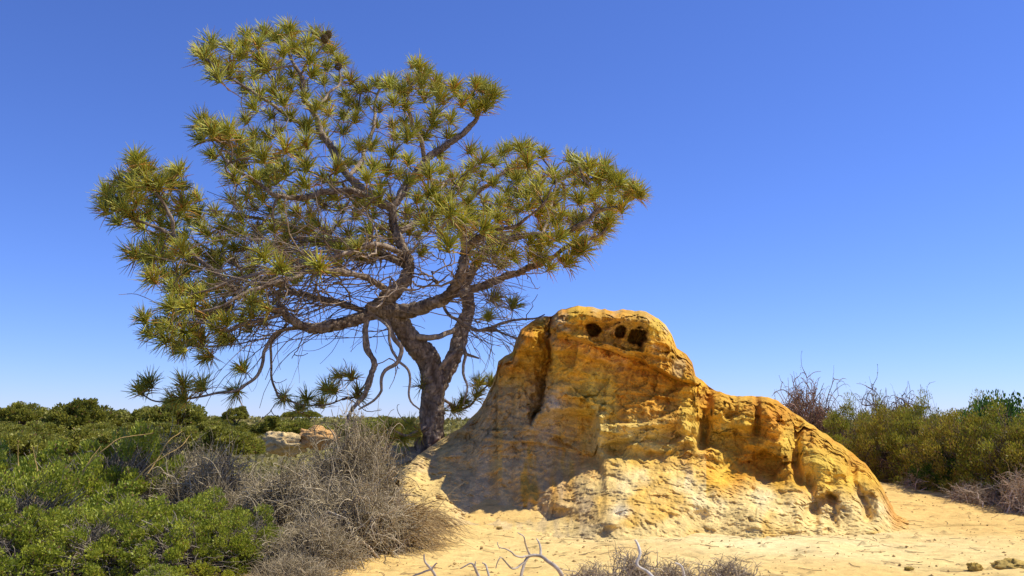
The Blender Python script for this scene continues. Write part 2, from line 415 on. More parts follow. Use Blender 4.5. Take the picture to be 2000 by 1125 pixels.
    # --- buttresses and gullies along the right flank
    for (pts, a, wd) in (([(1378, 768), (1380, 800), (1378, 840), (1372, 870)], 0.34, 8), ([(1432, 775), (1428, 800), (1420, 812)], 0.18, 6), ([(1478, 780), (1480, 830), (1478, 845)], 0.14, 5),
                         ([(1556, 815), (1552, 860), (1553, 910), (1560, 940)], 0.30, 7), ([(1580, 935), (1584, 975), (1594, 1005)], 0.22, 7), ([(1668, 895), (1664, 940), (1686, 985), (1692, 1012)], 0.2, 6),
                         ([(1462, 772), (1455, 800)], 0.12, 6)):
        q, qp = segdist(u + 0.7 * wob, v, pts)
        dep = dep + a * (1 - sst(0.2, 2.2, q / wd)) - 0.10 * np.exp(-((q / wd - 4.5) / 2.2) ** 2)
    dep = dep - 0.20 * g(1402, 795, 20, 26) - 0.16 * g(1520, 840, 26, 34) - 0.15 * g(1500, 800, 22, 20) - 0.18 * g(1610, 900, 32, 36) - 0.12 * g(1560, 940, 14, 22) - 0.12 * g(1650, 960, 24, 20) - 0.1 * g(1705, 955, 16, 24)
    # arched hollows that keep out of the sun
    for (cu, cv, ru, rv, a) in ((1500, 902, 36, 22, 0.34), (1612, 982, 27, 26, 0.36), (1432, 862, 30, 22, 0.16), (1640, 940, 24, 18, 0.12), (1700, 970, 14, 16, 0.14)):
        e = np.hypot((u2 - cu) / ru * (1 + .25 * np.sign(u2 - cu)), (v2 - cv) / np.where(v2 < cv, rv * 1.1, rv * 2.4)) + 0.55 * fbm(W * 7, 3, 79); arch = (1 - sst(0.45, np.where(v2 < cv, 0.95, 1.5), e))
        dep = dep + a * arch
    # toe lumps
    dep = dep - 0.20 * g(1092, 985, 20, 14) - 0.16 * g(1222, 1000, 22, 16) - 0.2 * g(1195, 1022, 22, 10) - 0.10 * g(1360, 985, 18, 14) - 0.12 * g(1400, 960, 14, 18)
    dep = dep - 0.25 * g(905, 838, 20, 12) - 0.2 * g(870, 885, 22, 14) - 0.15 * g(825, 905, 20, 16)
    # --- natural relief
    up = sst(930, 840, v)                                            # 1 on the cliff, 0 on the skirt
    pw = P(u, v, dep); fade = sst(0, 10, edge)
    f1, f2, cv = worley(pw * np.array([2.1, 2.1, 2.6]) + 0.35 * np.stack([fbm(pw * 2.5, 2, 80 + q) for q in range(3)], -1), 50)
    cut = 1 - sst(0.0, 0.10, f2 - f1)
    warp = 0.30 * np.stack([fbm(pw * 3.0, 3, 85 + q) for q in range(3)], -1)
    dep = dep + fade * (0.12 + 0.88 * up) * ((0.16 + 0.08 * sst(1370, 1420, u)) * facet(pw * np.array([1.7, 1.7, 2.3]) + warp, 150) + 0.075 * facet(pw * np.array([3.6, 3.6, 5.5]) + warp * 1.5, 160) + 0.026 * facet(pw * np.array([9, 9, 13]) + warp * 3, 165))
    dep = dep + fade * up * 0.02 * cut * sst(-0.1, 0.3, fbm(W * 0.9, 2, 33))
    sb = (pw[..., 2] + 0.16 * pw[..., 0] + 0.14 * fbm(pw * 1.3, 3, 170)) * 5.2; fr = sb - np.floor(sb)
    lay = np.where(fr < 0.82, fr / 0.82, (1 - fr) / 0.18)              # stepped strata: slow run out, quick undercut
    dep = dep + fade * up * 0.075 * (lay - 0.5) * sst(-0.25, 0.35, fbm(pw * np.array([1.1, 1.1, 2.2]), 3, 175))
    g1, g2, cw = worley(pw * 6.5 + 0.3, 51)
    dep = dep + fade * (0.018 * (cw - 0.5) + 0.012 * (1 - sst(0, 0.12, g2 - g1))) * (0.35 + 0.65 * up)
    bed = fbm(np.stack((u * 0.010, (v - 0.22 * (u - 1200)) * 0.085, 0 * u), -1), 4, 44)
    dep = dep + fade * 0.035 * bed * (0.3 + 0.7 * up)
    dep = dep + fade * (0.11 * fbm(pw * 1.7, 3, 10) + 0.045 * ridged(pw * 4.3, 3, 14) * (0.4 + 0.6 * up) + 0.030 * fbm(pw * 13, 3, 18) + 0.014 * fbm(pw * 34, 2, 20) + 0.035 * sst(0.25, 0.5, fbm(pw * 7.5, 3, 22)))
    rill = ridged(np.stack((u * 0.04 + v * 0.012 + 0.4 * fbm(W * 2, 2, 5), v * 0.011, 0 * u), -1), 3, 66)
    dep = dep - 0.026 * rill * (1 - up) * sst(1040, 1000, v) - 0.10 * fbm(pw * 3.2, 4, 67) * (1 - up)
    rough_cap = sst(0.0, 1.0, capf) + (1 - sst(20, 60, edge)) * (u < 1360) + (1 - sst(8, 26, fd))
    dep = dep - fade * 0.045 * ridged(pw * 9.0, 3, 19) * rough_cap.clip(0, 1)
    crumb = sst(0.1, 0.4, fbm(W * 3.1, 2, 39)) * (1 - up) * (1 - sst(1060, 1130, u) + sst(1280, 1330, u) * 0.6)
    dep = dep - 0.05 * np.clip(0.5 - g1, 0, 1) * (crumb + 0.4 * (1 - up))
    Vf = P(u, v, dep)
    # --- colour of the beds and stains
    pal = lambda *c: np.array(c)
    och, org, rust = pal(0.70, 0.39, 0.045), pal(0.66, 0.30, 0.035), pal(0.55, 0.20, 0.04)
    yel, pale, cream, grey = pal(0.76, 0.51, 0.085), pal(0.78, 0.57, 0.22), pal(0.84, 0.72, 0.42), pal(0.56, 0.43, 0.24)
    def mix(a, b, w): w = np.clip(w, 0, 1)[..., None]; return a * (1 - w) + b * w
    C = mix(och, yel, sst(-0.3, 0.4, fbm(W * 1.3 + 4, 4, 100)))
    C = mix(C, org, sst(0.0, 0.5, fbm(W * np.array([2.0, 1.2, 1]), 4, 104)) * 0.8)
    skirt = sst(880, 960, v + 30 * fbm(W * 2.5, 4, 108) - 0.06 * (u - 1250) * (u < 1250))
    skirt = np.where(u > 1380, sst(930, 985, v + 28 * fbm(W * 2.5, 4, 108)), skirt)
    skirt = skirt * sst(1080, 1210, u + 0.9 * (v - 930))
    C = mix(C, pale, skirt)
    C = mix(C, cream, skirt * sst(0.0, 0.5, fbm(W * 3.4, 4, 112)) * 0.45)
    C = mix(C, pal(0.76, 0.55, 0.21), sst(975, 1025, v + 22 * fbm(W * 3, 4, 114)) * 0.9)
    C = mix(C, och, skirt * sst(0.1, 0.45, fbm(W * 1.8 + 9, 3, 113)) * 0.65)
    # sunlight catching the rib and ledges, painted in as a paler tone
    C = mix(C, pal(0.74, 0.56, 0.18), (g(1250, 850, 90, 34) + g(1172, 850, 14, 60)).clip(0, 1) * 0.85)
    # left flank: grey brown wash with ochre streaks
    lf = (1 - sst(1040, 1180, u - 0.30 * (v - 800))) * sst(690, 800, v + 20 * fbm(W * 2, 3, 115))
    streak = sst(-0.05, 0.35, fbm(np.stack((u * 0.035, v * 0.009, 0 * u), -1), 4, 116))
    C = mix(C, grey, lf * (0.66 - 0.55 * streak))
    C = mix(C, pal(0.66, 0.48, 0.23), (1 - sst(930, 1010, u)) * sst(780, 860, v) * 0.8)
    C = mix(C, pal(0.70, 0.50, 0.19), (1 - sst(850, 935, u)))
    C = mix(C, pal(0.62, 0.52, 0.36), 0.8 * g(1082, 792, 17, 34) + 0.5 * g(1065, 842, 26, 10) + 0.3 * g(1150, 990, 30, 30) * sst(0, .3, fbm(W * 5, 3, 117)))
    # rusty crust on the tops
    crust = (1 - sst(14, 60, edge + 18 * fbm(W * 3, 3, 118))) * (u > 960)
    C = mix(C, rust, crust * np.where(u < 1140, 0.6, 0.5) * sst(-0.2, 0.3, fbm(W * 4, 3, 119)))
    C = mix(C, org * 0.9, crust * 0.5 * (u > 1380))
    C = mix(C, pal(0.62, 0.45, 0.22), (1 - sst(40, 90, edge)) * sst(0.0, 0.45, fbm(W * 6, 3, 120)) * (u < 1340) * 0.7)
    C = mix(C, pal(0.72, 0.40, 0.10), (1 - sst(6, 20, fd)) * 0.8)
    C = mix(C, pal(0.48, 0.30, 0.06), capf * 0.45 * sst(-0.3, 0.3, fbm(W * 3.3, 3, 121)))
    C = mix(C, pal(0.84, 0.72, 0.48), 0.8 * g(1214, 998, 18, 11) + 0.45 * g(1330, 935, 26, 22) * sst(0, .3, fbm(W * 6, 3, 122)))
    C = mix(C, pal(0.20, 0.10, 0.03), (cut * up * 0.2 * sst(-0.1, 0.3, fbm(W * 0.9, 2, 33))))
    C = C * (1 + 0.16 * bed[..., None])
    C = C * (1 + 0.18 * fbm(pw * 5, 4, 130)[..., None])
    # --- back half, coarser, meeting the front at the crest
    mb = 40; ub = us; tb = np.linspace(1, 0, mb)
    Ub = np.repeat(ub[:, None], mb, 1); crest = dep[:, -1]
    pc = Vf[:, -1]
    back = np.zeros((n, mb, 3)); s = (1 - tb)
    back[..., 0] = pc[:, None, 0] + 0.10 * s[None] * (pc[:, None, 0] - 2.5)
    run = 0.4 + 0.85 * np.clip(pc[:, 2], 0, 3)
    back[..., 1] = pc[:, None, 1] + run[:, None] * s[None] ** 0.85
    back[..., 2] = pc[:, None, 2] * (1 - s[None] ** 1.5) - 0.6 * s[None] ** 1.5 + 0
    back[:, 1:] += 0.10 * np.stack([fbm(back[:, 1:] * 1.8, 4, 140 + q) for q in range(3)], -1) * sst(0, 0.15, s[1:])[None, :, None]
    Cb = np.broadcast_to(org * 0.9, back.shape) * (1 + 0.2 * fbm(back * 3, 3, 144)[..., None])
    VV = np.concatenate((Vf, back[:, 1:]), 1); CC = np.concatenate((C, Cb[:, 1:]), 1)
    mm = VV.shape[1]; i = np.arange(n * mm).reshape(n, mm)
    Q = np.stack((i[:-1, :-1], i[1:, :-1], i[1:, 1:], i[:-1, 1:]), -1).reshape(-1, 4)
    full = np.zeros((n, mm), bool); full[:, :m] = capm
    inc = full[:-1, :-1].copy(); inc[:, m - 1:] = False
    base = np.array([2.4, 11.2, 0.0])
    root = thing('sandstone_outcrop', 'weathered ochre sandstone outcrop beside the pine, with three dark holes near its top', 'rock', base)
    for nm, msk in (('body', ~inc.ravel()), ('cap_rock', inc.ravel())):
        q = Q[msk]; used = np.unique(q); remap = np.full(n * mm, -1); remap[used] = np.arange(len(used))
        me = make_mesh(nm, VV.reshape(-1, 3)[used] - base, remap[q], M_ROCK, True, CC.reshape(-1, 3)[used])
        o = link(nm, me, root)
        if nm == 'cap_rock': o['label'] = 'overhanging brown cap with three dark holes'
    return Vf
build_rock()

# ------------------------------------------------------------------ the pine
DT = 14.0
TREE_BASE = P(840, 868, DT) - np.array([0, 0, 0.25])
pm = lambda r, d=0.0: r / F * (DT + d)

def tuft_mesh(seed, n=84, L=0.27, brown=0.12):
    r = np.random.default_rng(seed)
    ct = np.cos(np.radians(np.clip(r.gamma(4.5, 11.0, n), 5, 108))); st = np.sqrt(1 - ct ** 2); ph = r.uniform(0, 2 * np.pi, n)
    d = np.stack((st * np.cos(ph), st * np.sin(ph), ct), -1)
    base = np.stack((0 * ph, 0 * ph, r.uniform(-0.10, 0.02, n)), -1) + d * 0.008
    ln = L * r.uniform(0.72, 1.08, n)
    bend = np.stack((r.normal(0, .05, n), r.normal(0, .05, n), r.normal(-0.04, .04, n)), -1)
    a = base; b = base + d * (ln * 0.5)[:, None] + bend * 0.08; c = base + d * ln[:, None] + bend * 0.5
    PT = np.stack((a, b, c), 1); w = r.uniform(0.0046, 0.0072, n)
    V, Q = tubes(PT, np.stack((w * 0.9, w, w * 0.25), 1), 3)
    g1, g2, g3 = np.array([0.38, 0.43, 0.07]), np.array([0.74, 0.66, 0.10]), np.array([0.72, 0.40, 0.09])
    t = r.uniform(0, 1, n)[:, None]; col = g1 * (1 - t) + g2 * t
    old = (ct < 0.12) & (r.uniform(0, 1, n) < 0.5) | (r.uniform(0, 1, n) < brown * 0.5)
    col[old] = g3 * r.uniform(0.7, 1.1, (old.sum(), 1))
    return V, Q, np.repeat(col, 9, 0)

def cone_mesh():
    parts, cols = [], []
    for k in range(70):
        z = 1 - 2 * (k + 0.5) / 70; ph = k * 2.39996; rr = math.sqrt(1 - z * z)
        d = np.array([rr * math.cos(ph), rr * math.sin(ph), z]); s = np.cross(d, [0, 0, 1.0]); s /= np.linalg.norm(s) + 1e-6; t = np.cross(d, s)
        c = d * np.array([0.055, 0.055, 0.07])
        v = np.array([c * 0.6, c + s * 0.017, c + t * 0.014, c - s * 0.017, c - t * 0.014, c * 1.16])
        f = np.array([[0, 1, 2], [0, 2, 3], [0, 3, 4], [0, 4, 1], [5, 2, 1], [5, 3, 2], [5, 4, 3], [5, 1, 4]])
        parts.append((v, f)); cols.append(np.tile([0.13, 0.085, 0.03], (6, 1)) * (0.8 + 0.4 * ((k * 7) % 5) / 5))
    V, Q = merge(parts); return make_mesh('pine_cone', V, Q, M_CONE, False, np.concatenate(cols))

# limbs traced as (pixel u, pixel v, metres behind (+) or before (-) the trunk, radius in pixels)
LIMBS = {
 'trunk': [(837, 905, 0, 34), (839, 872, 0, 28), (841, 840, 0, 24), (843, 800, 0, 22), (846, 760, 0, 24), (838, 705, -.05, 22), (808, 670, -.15, 21), (787, 643, -.2, 19), (774, 618, -.25, 20), (750, 602, -.3, 21), (728, 602, -.35, 15), (716, 606, -.38, 8)],
 'stem': [(846, 775, .05, 16), (860, 744, .1, 17), (884, 700, .2, 15.5), (902, 650, .3, 14), (915, 606, .4, 13), (912, 580, .45, 13), (905, 560, .5, 10)],
 'A': [(738, 606, -.3, 15), (760, 578, -.4, 16.5), (787, 553, -.4, 14.5), (797, 525, -.3, 12.5), (788, 490, -.2, 11), (772, 450, -.1, 9.5), (766, 403, -.1, 8)],
 'A1': [(767, 408, -.1, 7), (735, 390, -.1, 7.5), (700, 362, 0, 7), (682, 344, 0, 6.5), (652, 290, .1, 6), (626, 264, .1, 5.5), (614, 224, .1, 4.5), (594, 188, 0, 4), (586, 148, 0, 3.4), (570, 116, 0, 2.8), (556, 84, 0, 2)],
 'A2': [(730, 388, -.1, 5), (700, 377, -.4, 5.5), (670, 373, -.6, 5.5), (602, 381, -.9, 5), (546, 380, -1.1, 4), (494, 348, -1.2, 3), (462, 332, -1.3, 2.6), (430, 300, -1.3, 2.2), (410, 268, -1.4, 1.8)],
 'A3': [(766, 408, -.1, 6), (790, 372, .1, 7), (815, 335, .3, 6.5), (840, 305, .5, 6), (868, 288, .6, 5.5), (900, 268, .7, 5), (926, 236, .8, 4), (942, 200, .8, 2.5)],
 'A4': [(622, 260, .1, 3.2), (590, 244, -.2, 3.4), (550, 220, -.5, 3), (510, 192, -.7, 2.6), (470, 165, -.8, 2.2), (432, 140, -.9, 1.8), (408, 118, -.9, 1.5)],
 'A5': [(612, 216, .1, 2.4), (640, 190, .5, 2.4), (665, 160, .8, 2), (662, 135, .9, 1.6)],
 'A6': [(586, 146, 0, 2), (600, 125, -.1, 2.2), (625, 98, -.2, 2), (634, 84, -.2, 1.6)],
 'A7': [(830, 316, .4, 4), (822, 270, .2, 4), (800, 230, -.1, 3.2), (790, 190, -.2, 2.6), (820, 145, -.2, 2)],
 'A8': [(682, 344, 0, 3.6), (712, 300, .8, 3.6), (728, 250, 1.2, 3), (735, 200, 1.4, 2.4), (745, 165, 1.4, 2)],
 'B': [(742, 606, -.3, 12), (800, 606, -.5, 14), (850, 591, -.7, 13), (886, 560, -.9, 12), (904, 522, -1, 10.5), (910, 490, -1, 8.5), (928, 466, -1.2, 6.5), (965, 452, -1.5, 5), (1012, 436, -1.8, 3.4), (1060, 400, -2.0, 2.2), (1080, 360, -2.0, 1.6)],
 'C': [(735, 612, -.3, 11), (700, 624, -.45, 12.5), (668, 630, -.6, 12), (624, 640, -.8, 11), (584, 634, -1.0, 8.5), (548, 612, -1.2, 7), (500, 590, -1.4, 6), (456, 560, -1.5, 5), (416, 525, -1.6, 4.2), (360, 478, -1.7, 3.8), (332, 454, -1.7, 3.4), (290, 440, -1.8, 2.6), (240, 420, -1.8, 2), (205, 395, -1.8, 1.6)],
 'C1': [(340, 460, -1.7, 2.6), (336, 430, -1.8, 3), (322, 400, -1.8, 2.6), (300, 372, -1.9, 2.2), (280, 340, -1.9, 1.8)],
 'C2': [(600, 638, -.9, 4), (544, 648, -1.0, 4), (516, 684, -1.1, 3.6), (496, 732, -1.2, 3.2), (456, 760, -1.3, 2.6), (400, 772, -1.4, 2.2), (348, 782, -1.5, 1.9), (304, 784, -1.5, 1.6), (280, 772, -1.5, 1.4)],
 'C3': [(560, 634, -1.0, 3), (532, 670, -.7, 2.8), (528, 712, -.6, 2.4), (536, 756, -.5, 2.2), (556, 780, -.4, 2), (600, 788, -.3, 1.8), (640, 788, -.2, 1.6), (668, 780, -.2, 1.4)],
 'C4': [(550, 614, -1.2, 3.6), (500, 628, -1.4, 3.4), (440, 640, -1.6, 3), (390, 630, -1.7, 2.4), (340, 640, -1.8, 2), (300, 655, -1.9, 1.5)],
 'D': [(908, 570, .45, 8), (946, 558, .5, 8.5), (990, 538, .6, 7.5), (1034, 526, .6, 6.5), (1092, 494, .5, 4.5), (1132, 474, .4, 3.6), (1172, 458, .3, 2.8), (1190, 436, .3, 2)],
 'E': [(906, 562, .5, 8), (928, 520, .4, 7.5), (956, 482, .2, 7), (1012, 463, -.1, 6), (1060, 458, -.3, 5.2), (1108, 450, -.5, 4.8), (1140, 434, -.6, 4.2), (1168, 410, -.6, 3.8), (1212, 402, -.7, 2.8), (1244, 382, -.7, 2)],
 'E1': [(1166, 412, -.6, 2.6), (1160, 372, -.6, 2.8), (1144, 346, -.6, 2.3), (1130, 322, -.6, 1.8)],
 'E2': [(1060, 458, -.3, 3), (1078, 400, .3, 3), (1086, 350, .5, 2.4), (1060, 310, .6, 1.8)],
 'Fb': [(795, 522, -.3, 6), (730, 490, .5, 6), (640, 465, 1.2, 5), (560, 440, 1.6, 4), (490, 425, 1.9, 3), (440, 420, 2.0, 2)],
 'G': [(790, 498, -.2, 6), (730, 478, -.9, 5.5), (650, 500, -1.5, 4.6), (560, 525, -2.0, 3.8), (470, 545, -2.3, 3), (390, 570, -2.4, 2.2), (345, 580, -2.4, 1.6)],
 'H': [(774, 455, -.1, 5.5), (840, 425, .8, 5.5), (920, 385, 1.3, 4.6), (985, 335, 1.6, 3.4), (1025, 298, 1.7, 2.2)],
 'I': [(910, 492, -1, 6), (900, 450, -1.3, 5.5), (868, 405, -1.7, 4.4), (842, 350, -1.9, 3), (830, 310, -2, 2)],
 'K': [(765, 574, -.4, 7), (720, 545, -1.0, 6.5), (640, 530, -1.7, 5.2), (560, 545, -2.2, 4.2), (480, 575, -2.6, 3.2), (410, 605, -2.8, 2.2), (350, 610, -2.8, 1.6)],
 'Kb': [(720, 612, -.4, 6), (660, 590, .5, 6), (580, 570, 1.2, 5), (500, 540, 1.8, 4), (430, 500, 2.1, 3), (380, 470, 2.2, 2)],
 'Lh': [(716, 618, -.4, 6), (712, 672, -.5, 6.5), (728, 708, -.5, 6), (716, 760, -.5, 5), (688, 800, -.5, 4), (676, 830, -.5, 2.5)],
 'Lj': [(750, 616, -.3, 5), (772, 664, -.5, 5), (784, 690, -.5, 4.4), (752, 728, -.6, 3.6), (742, 770, -.6, 2.6), (700, 800, -.6, 1.8)],
 'Lk': [(728, 616, -.35, 3), (760, 640, -.7, 3), (766, 690, -.8, 2.8), (796, 730, -.9, 2.6), (800, 780, -.9, 2), (820, 800, -.9, 1.5)],
 'N': [(900, 575, .4, 4), (868, 588, 0, 3.4), (878, 618, -.2, 3.2), (922, 642, -.4, 3.2), (954, 642, -.5, 2.8), (998, 626, -.6, 2.4), (1045, 622, -.7, 1.8), (1064, 614, -.7, 1.2)],
 'O': [(796, 655, -.15, 5.5), (830, 658, -.3, 6), (862, 656, -.1, 5.5), (893, 640, .25, 5)],
 'Or': [(886, 694, .2, 4), (905, 680, 0, 4), (912, 700, -.2, 3.2), (902, 730, -.3, 2.8), (912, 760, -.4, 2), (905, 790, -.4, 1.6)],
 'Os': [(890, 690, .2, 3.4), (912, 692, 0, 3.2), (936, 700, -.1, 1.6)],
 'Ot': [(850, 730, 0, 4), (868, 708, -.2, 4.4), (890, 690, 0, 3.4)],
 'Q': [(848, 770, 0, 3), (900, 800, .3, 2.6), (930, 775, .5, 2), (955, 750, .6, 1.5)],
 'S': [(836, 830, -.1, 3), (800, 850, -.5, 2.6), (770, 840, -.8, 2), (745, 850, -.9, 1.4)],
}
DEAD = {'Lh', 'Lj', 'Lk', 'O', 'Or', 'Os', 'Ot'}
# tufts that stand out against the sky, traced
OUT = [(565, 58), (540, 75), (480, 88), (468, 112), (634, 76), (400, 112), (425, 130), (505, 112), (663, 122), (650, 100), (446, 148), (520, 128), (575, 95), (818, 128), (822, 150), (940, 168), (965, 185), (920, 190), (890, 180), (950, 200),
       (405, 248), (420, 262), (440, 280), (265, 310), (280, 330), (350, 335), (210, 382), (230, 400), (205, 410), (262, 366), (290, 362), (330, 355), (385, 385), (1128, 318), (1180, 335), (1195, 350), (1240, 368), (1225, 385), (1250, 378), (1165, 345),
       (1210, 360), (1035, 290), (1030, 310), (980, 300), (1060, 300), (1082, 350), (920, 295), (1190, 430), (1180, 450), (1130, 440), (1110, 515), (262, 496), (300, 500), (296, 545), (346, 568), (386, 576), (365, 600), (335, 600), (281, 622), (292, 652), (324, 662),
       (330, 640), (356, 686), (406, 698), (276, 764), (292, 748), (360, 750), (394, 753), (338, 780), (355, 778), (472, 720), (462, 766), (420, 640), (440, 660), (380, 655), (555, 775), (600, 780), (630, 790), (660, 735), (685, 735), (650, 762), (640, 760), (700, 770), (585, 800),
       (936, 748), (958, 748), (905, 785), (930, 772), (890, 800), (860, 800), (800, 830), (815, 848), (785, 858), (765, 835), (745, 845), (828, 752), (965, 582), (1004, 596), (955, 620), (760, 170), (735, 165), (790, 180), (700, 175), (720, 200), (680, 200), (850, 170), (865, 195)]
CROWN = [(385, 95), (440, 75), (560, 50), (650, 75), (695, 125), (690, 165), (760, 165), (800, 125), (840, 120), (860, 165), (930, 155), (975, 175), (960, 215), (915, 262), (895, 300), (960, 300), (1020, 285), (1065, 310), (1092, 350), (1100, 310), (1130, 300), (1180, 320), (1210, 350), (1250, 360), (1250, 385), (1195, 430), (1185, 460),
         (1120, 510), (1060, 530), (950, 515), (900, 500), (780, 500), (650, 520), (560, 560), (560, 630), (420, 690), (340, 680), (305, 640), (340, 600), (320, 560), (270, 500), (285, 455), (225, 430), (195, 395), (215, 365), (250, 350), (255, 310), (300, 320), (360, 345), (370, 380), (430, 400), (445, 370), (430, 330), (385, 270), (395, 240), (440, 250), (470, 250), (480, 205), (420, 165), (380, 140)]
GAPS = ([(600, 275), (690, 250), (840, 250), (835, 330), (770, 395), (700, 370), (560, 372), (520, 345)], [(430, 160), (500, 200), (520, 250), (470, 262), (420, 200)], [(330, 300), (430, 310), (470, 380), (420, 420), (350, 400)], [(860, 215), (960, 230), (900, 320), (860, 300)], [(560, 110), (650, 130), (640, 230), (600, 180)])
THIN = [(480, 470), (620, 460), (760, 430), (900, 470), (930, 540), (880, 580), (700, 600), (560, 640), (470, 600)]

def strands(r, start, dirn, length, k=7, curl=0.35, droop=0.0):
    n = len(start); pt = np.zeros((n, k, 3)); pt[:, 0] = start; d = norm(dirn); ax = norm(r.normal(0, 1, (n, 3)))
    for q in range(1, k):
        d = norm(d + r.normal(0, curl * 0.55, (n, 3)) + curl * 0.6 * np.cross(ax, d) - np.array([0, 0, droop]))
        pt[:, q] = pt[:, q - 1] + d * (length / (k - 1))[:, None]
    return pt

def build_tree():
    r = np.random.default_rng(11)
    root = thing('pine_tree', 'tall windswept pine with twisted grey trunk and spiky needle clusters beside the sandstone outcrop', 'tree', TREE_BASE)
    N_pos, N_dir, N_limb, N_twig = [], [], [], []
    curves = {}; names = list(LIMBS)
    for li, (nm, pts) in enumerate(LIMBS.items()):
        a = np.array(pts, float); w = P(a[:, 0], a[:, 1], DT + a[:, 2]); rad = a[:, 3] / F * (DT + a[:, 2]) * (1.2 if nm[0] == 'A' and len(nm) > 1 or nm in ('E', 'E1', 'C1', 'I') else 1.0)
        ln = np.linalg.norm(np.diff(w, axis=0), axis=1).sum(); k = max(10, int(ln / 0.06))
        c = catmull(np.column_stack((w, rad)), k)
        s = np.linspace(0, 1, k)
        amp = np.clip(0.05 - c[:, 3] * 0.3, 0.0, 0.04) * np.sin(np.pi * s)
        c[:, :3] += amp[:, None] * np.stack([fbm(c[:, :3] * 3.2, 2, 200 + li * 3 + q) for q in range(3)], -1) * 1.6
        curves[nm] = c
        step = max(1, int(0.10 / (ln / k)))
        d = norm(np.gradient(c[:, :3], axis=0))
        if nm in DEAD: continue
        for q in range(int(k * (0.55 if nm == 'trunk' else 0.12)), k, step):
            N_pos.append(c[q, :3]); N_dir.append(d[q]); N_limb.append(li); N_twig.append(-1)
    nm_i = {n: i for i, n in enumerate(names)}
    # ---- attractors: pixel, depth, has needles
    A = []
    skel = np.array(N_pos)
    su = 1000 + F * skel[:, 0] / skel[:, 1]                          # rough screen place of skeleton nodes, for depth lookup only
    sv = 818 - F * (skel[:, 2] - CAM_Z) / skel[:, 1]
    def near_depth(u, v):
        i = np.argsort((su - u) ** 2 + (sv - v) ** 2)[:3]; return skel[r.choice(i), 1] - DT
    for (u, v) in OUT:
        A.append((u, v, near_depth(u, v) + r.normal(0, .12), 1.0))
    pts = []
    tries = 0
    while len(pts) < 400 and tries < 40000:
        tries += 1
        u, v = r.uniform(190, 1255), r.uniform(45, 690)
        if not inpoly(np.array(u), np.array(v), CROWN): continue
        if inpoly(np.array(u), np.array(v), THIN) and r.uniform() < 0.72: continue
        if any(inpoly(np.array(u), np.array(v), gp) for gp in GAPS) and r.uniform() < 0.72: continue
        md = 19 if v > 330 else 23
        if any((u - a) ** 2 + (v - b) ** 2 < md ** 2 for a, b in pts[-400:]): continue
        pts.append((u, v))
        e = math.hypot((u - 720) / 540, (v - 400) / 370); half = 2.3 * math.sqrt(max(0, 1 - e * e)) + 0.35
        d0 = near_depth(u, v)
        A.append((u, v, float(np.clip(0.55 * d0 + 0.35 + r.normal(0, 0.55) * half, -3.0, 3.0)), 1.0))
    for _ in range(420):                                             # bare shoots inside the crown
        while True:
            u, v = r.uniform(430, 1100), r.uniform(330, 660)
            if inpoly(np.array(u), np.array(v), THIN) or (r.uniform() < 0.2 and inpoly(np.array(u), np.array(v), CROWN)): break
        A.append((u, v, r.normal(0, 1.3), 0.0))
    for (u, v) in ((600, 690), (570, 700), (640, 665), (590, 660), (560, 740), (530, 800), (500, 830), (545, 815), (1030, 545), (1055, 560), (1050, 575), (1020, 565), (900, 620), (940, 600), (960, 655), (940, 670), (760, 760), (780, 790), (730, 780), (710, 800), (745, 800), (800, 760), (690, 780), (660, 660), (670, 700), (760, 700), (770, 740), (720, 740), (1010, 640), (880, 640), (780, 720), (735, 690)):
        A.append((u, v, near_depth(u, v) + r.normal(0, .25), 0.0))
    A = np.array(A); AP = P(A[:, 0], A[:, 1], DT + A[:, 2])
    d0 = np.min(np.linalg.norm(AP[:, None] - skel[None], axis=2), 1)
    order = np.argsort(d0 + r.uniform(0, .3, len(A)))
    NP_ = np.zeros((20000, 3)); ND = np.zeros((20000, 3)); NL = np.zeros(20000, int); NT = np.full(20000, -1); nn = len(N_pos)
    NP_[:nn] = N_pos; ND[:nn] = N_dir; NL[:nn] = N_limb; NT[:nn] = N_twig
    K = 9; twigs, parent, load, tlimb, axes = [], [], [], [], []
    cen = P(760, 520, DT)
    for ai in order:
        t = AP[ai]; dv = t - NP_[:nn]; dist = np.linalg.norm(dv, axis=1)
        ca = (dv * ND[:nn]).sum(1) / (dist + 1e-6)
        cost = dist * (1.35 - 0.55 * ca) + 0.10 * (dist < 0.12)
        j = int(np.argmin(cost)); p0 = NP_[j].copy(); L = max(dist[j], 0.05)
        out = norm(t - cen); end = norm(0.55 * out + np.array([0, 0, 0.65]) + 0.45 * norm(t - p0) + r.normal(0, .22, 3))
        if not A[ai, 3]: end = norm(norm(t - p0) + r.normal(0, .5, 3))
        b1 = p0 + norm(ND[j] + 0.6 * norm(t - p0) + r.normal(0, .2, 3) - np.array([0, 0, .15])) * L * 0.38; b2 = t - end * L * 0.36
        s = np.linspace(0, 1, K)[:, None]
        c = (1 - s) ** 3 * p0 + 3 * s * (1 - s) ** 2 * b1 + 3 * s * s * (1 - s) * b2 + s ** 3 * t
        jit = r.normal(0, 0.02, (K, 3)) * min(L, 1.0); jit[0] = 0; jit[-1] = 0; c = c + jit
        dd = norm(np.gradient(c, axis=0)); ti = len(twigs)
        twigs.append(c); parent.append(NT[j]); load.append(1.0); tlimb.append(NL[j]); axes.append((t, norm(0.6 * dd[-1] + 0.5 * end + np.array([0, 0, .28])), A[ai, 3], ai))
        for q in range(2, K, 2):
            NP_[nn] = c[q]; ND[nn] = dd[q]; NL[nn] = NL[j]; NT[nn] = ti; nn += 1
    load = np.array(load)
    for q in range(len(twigs) - 1, -1, -1):
        if parent[q] >= 0: load[parent[q]] += load[q]
    twigs = np.array(twigs); tlimb = np.array(tlimb)
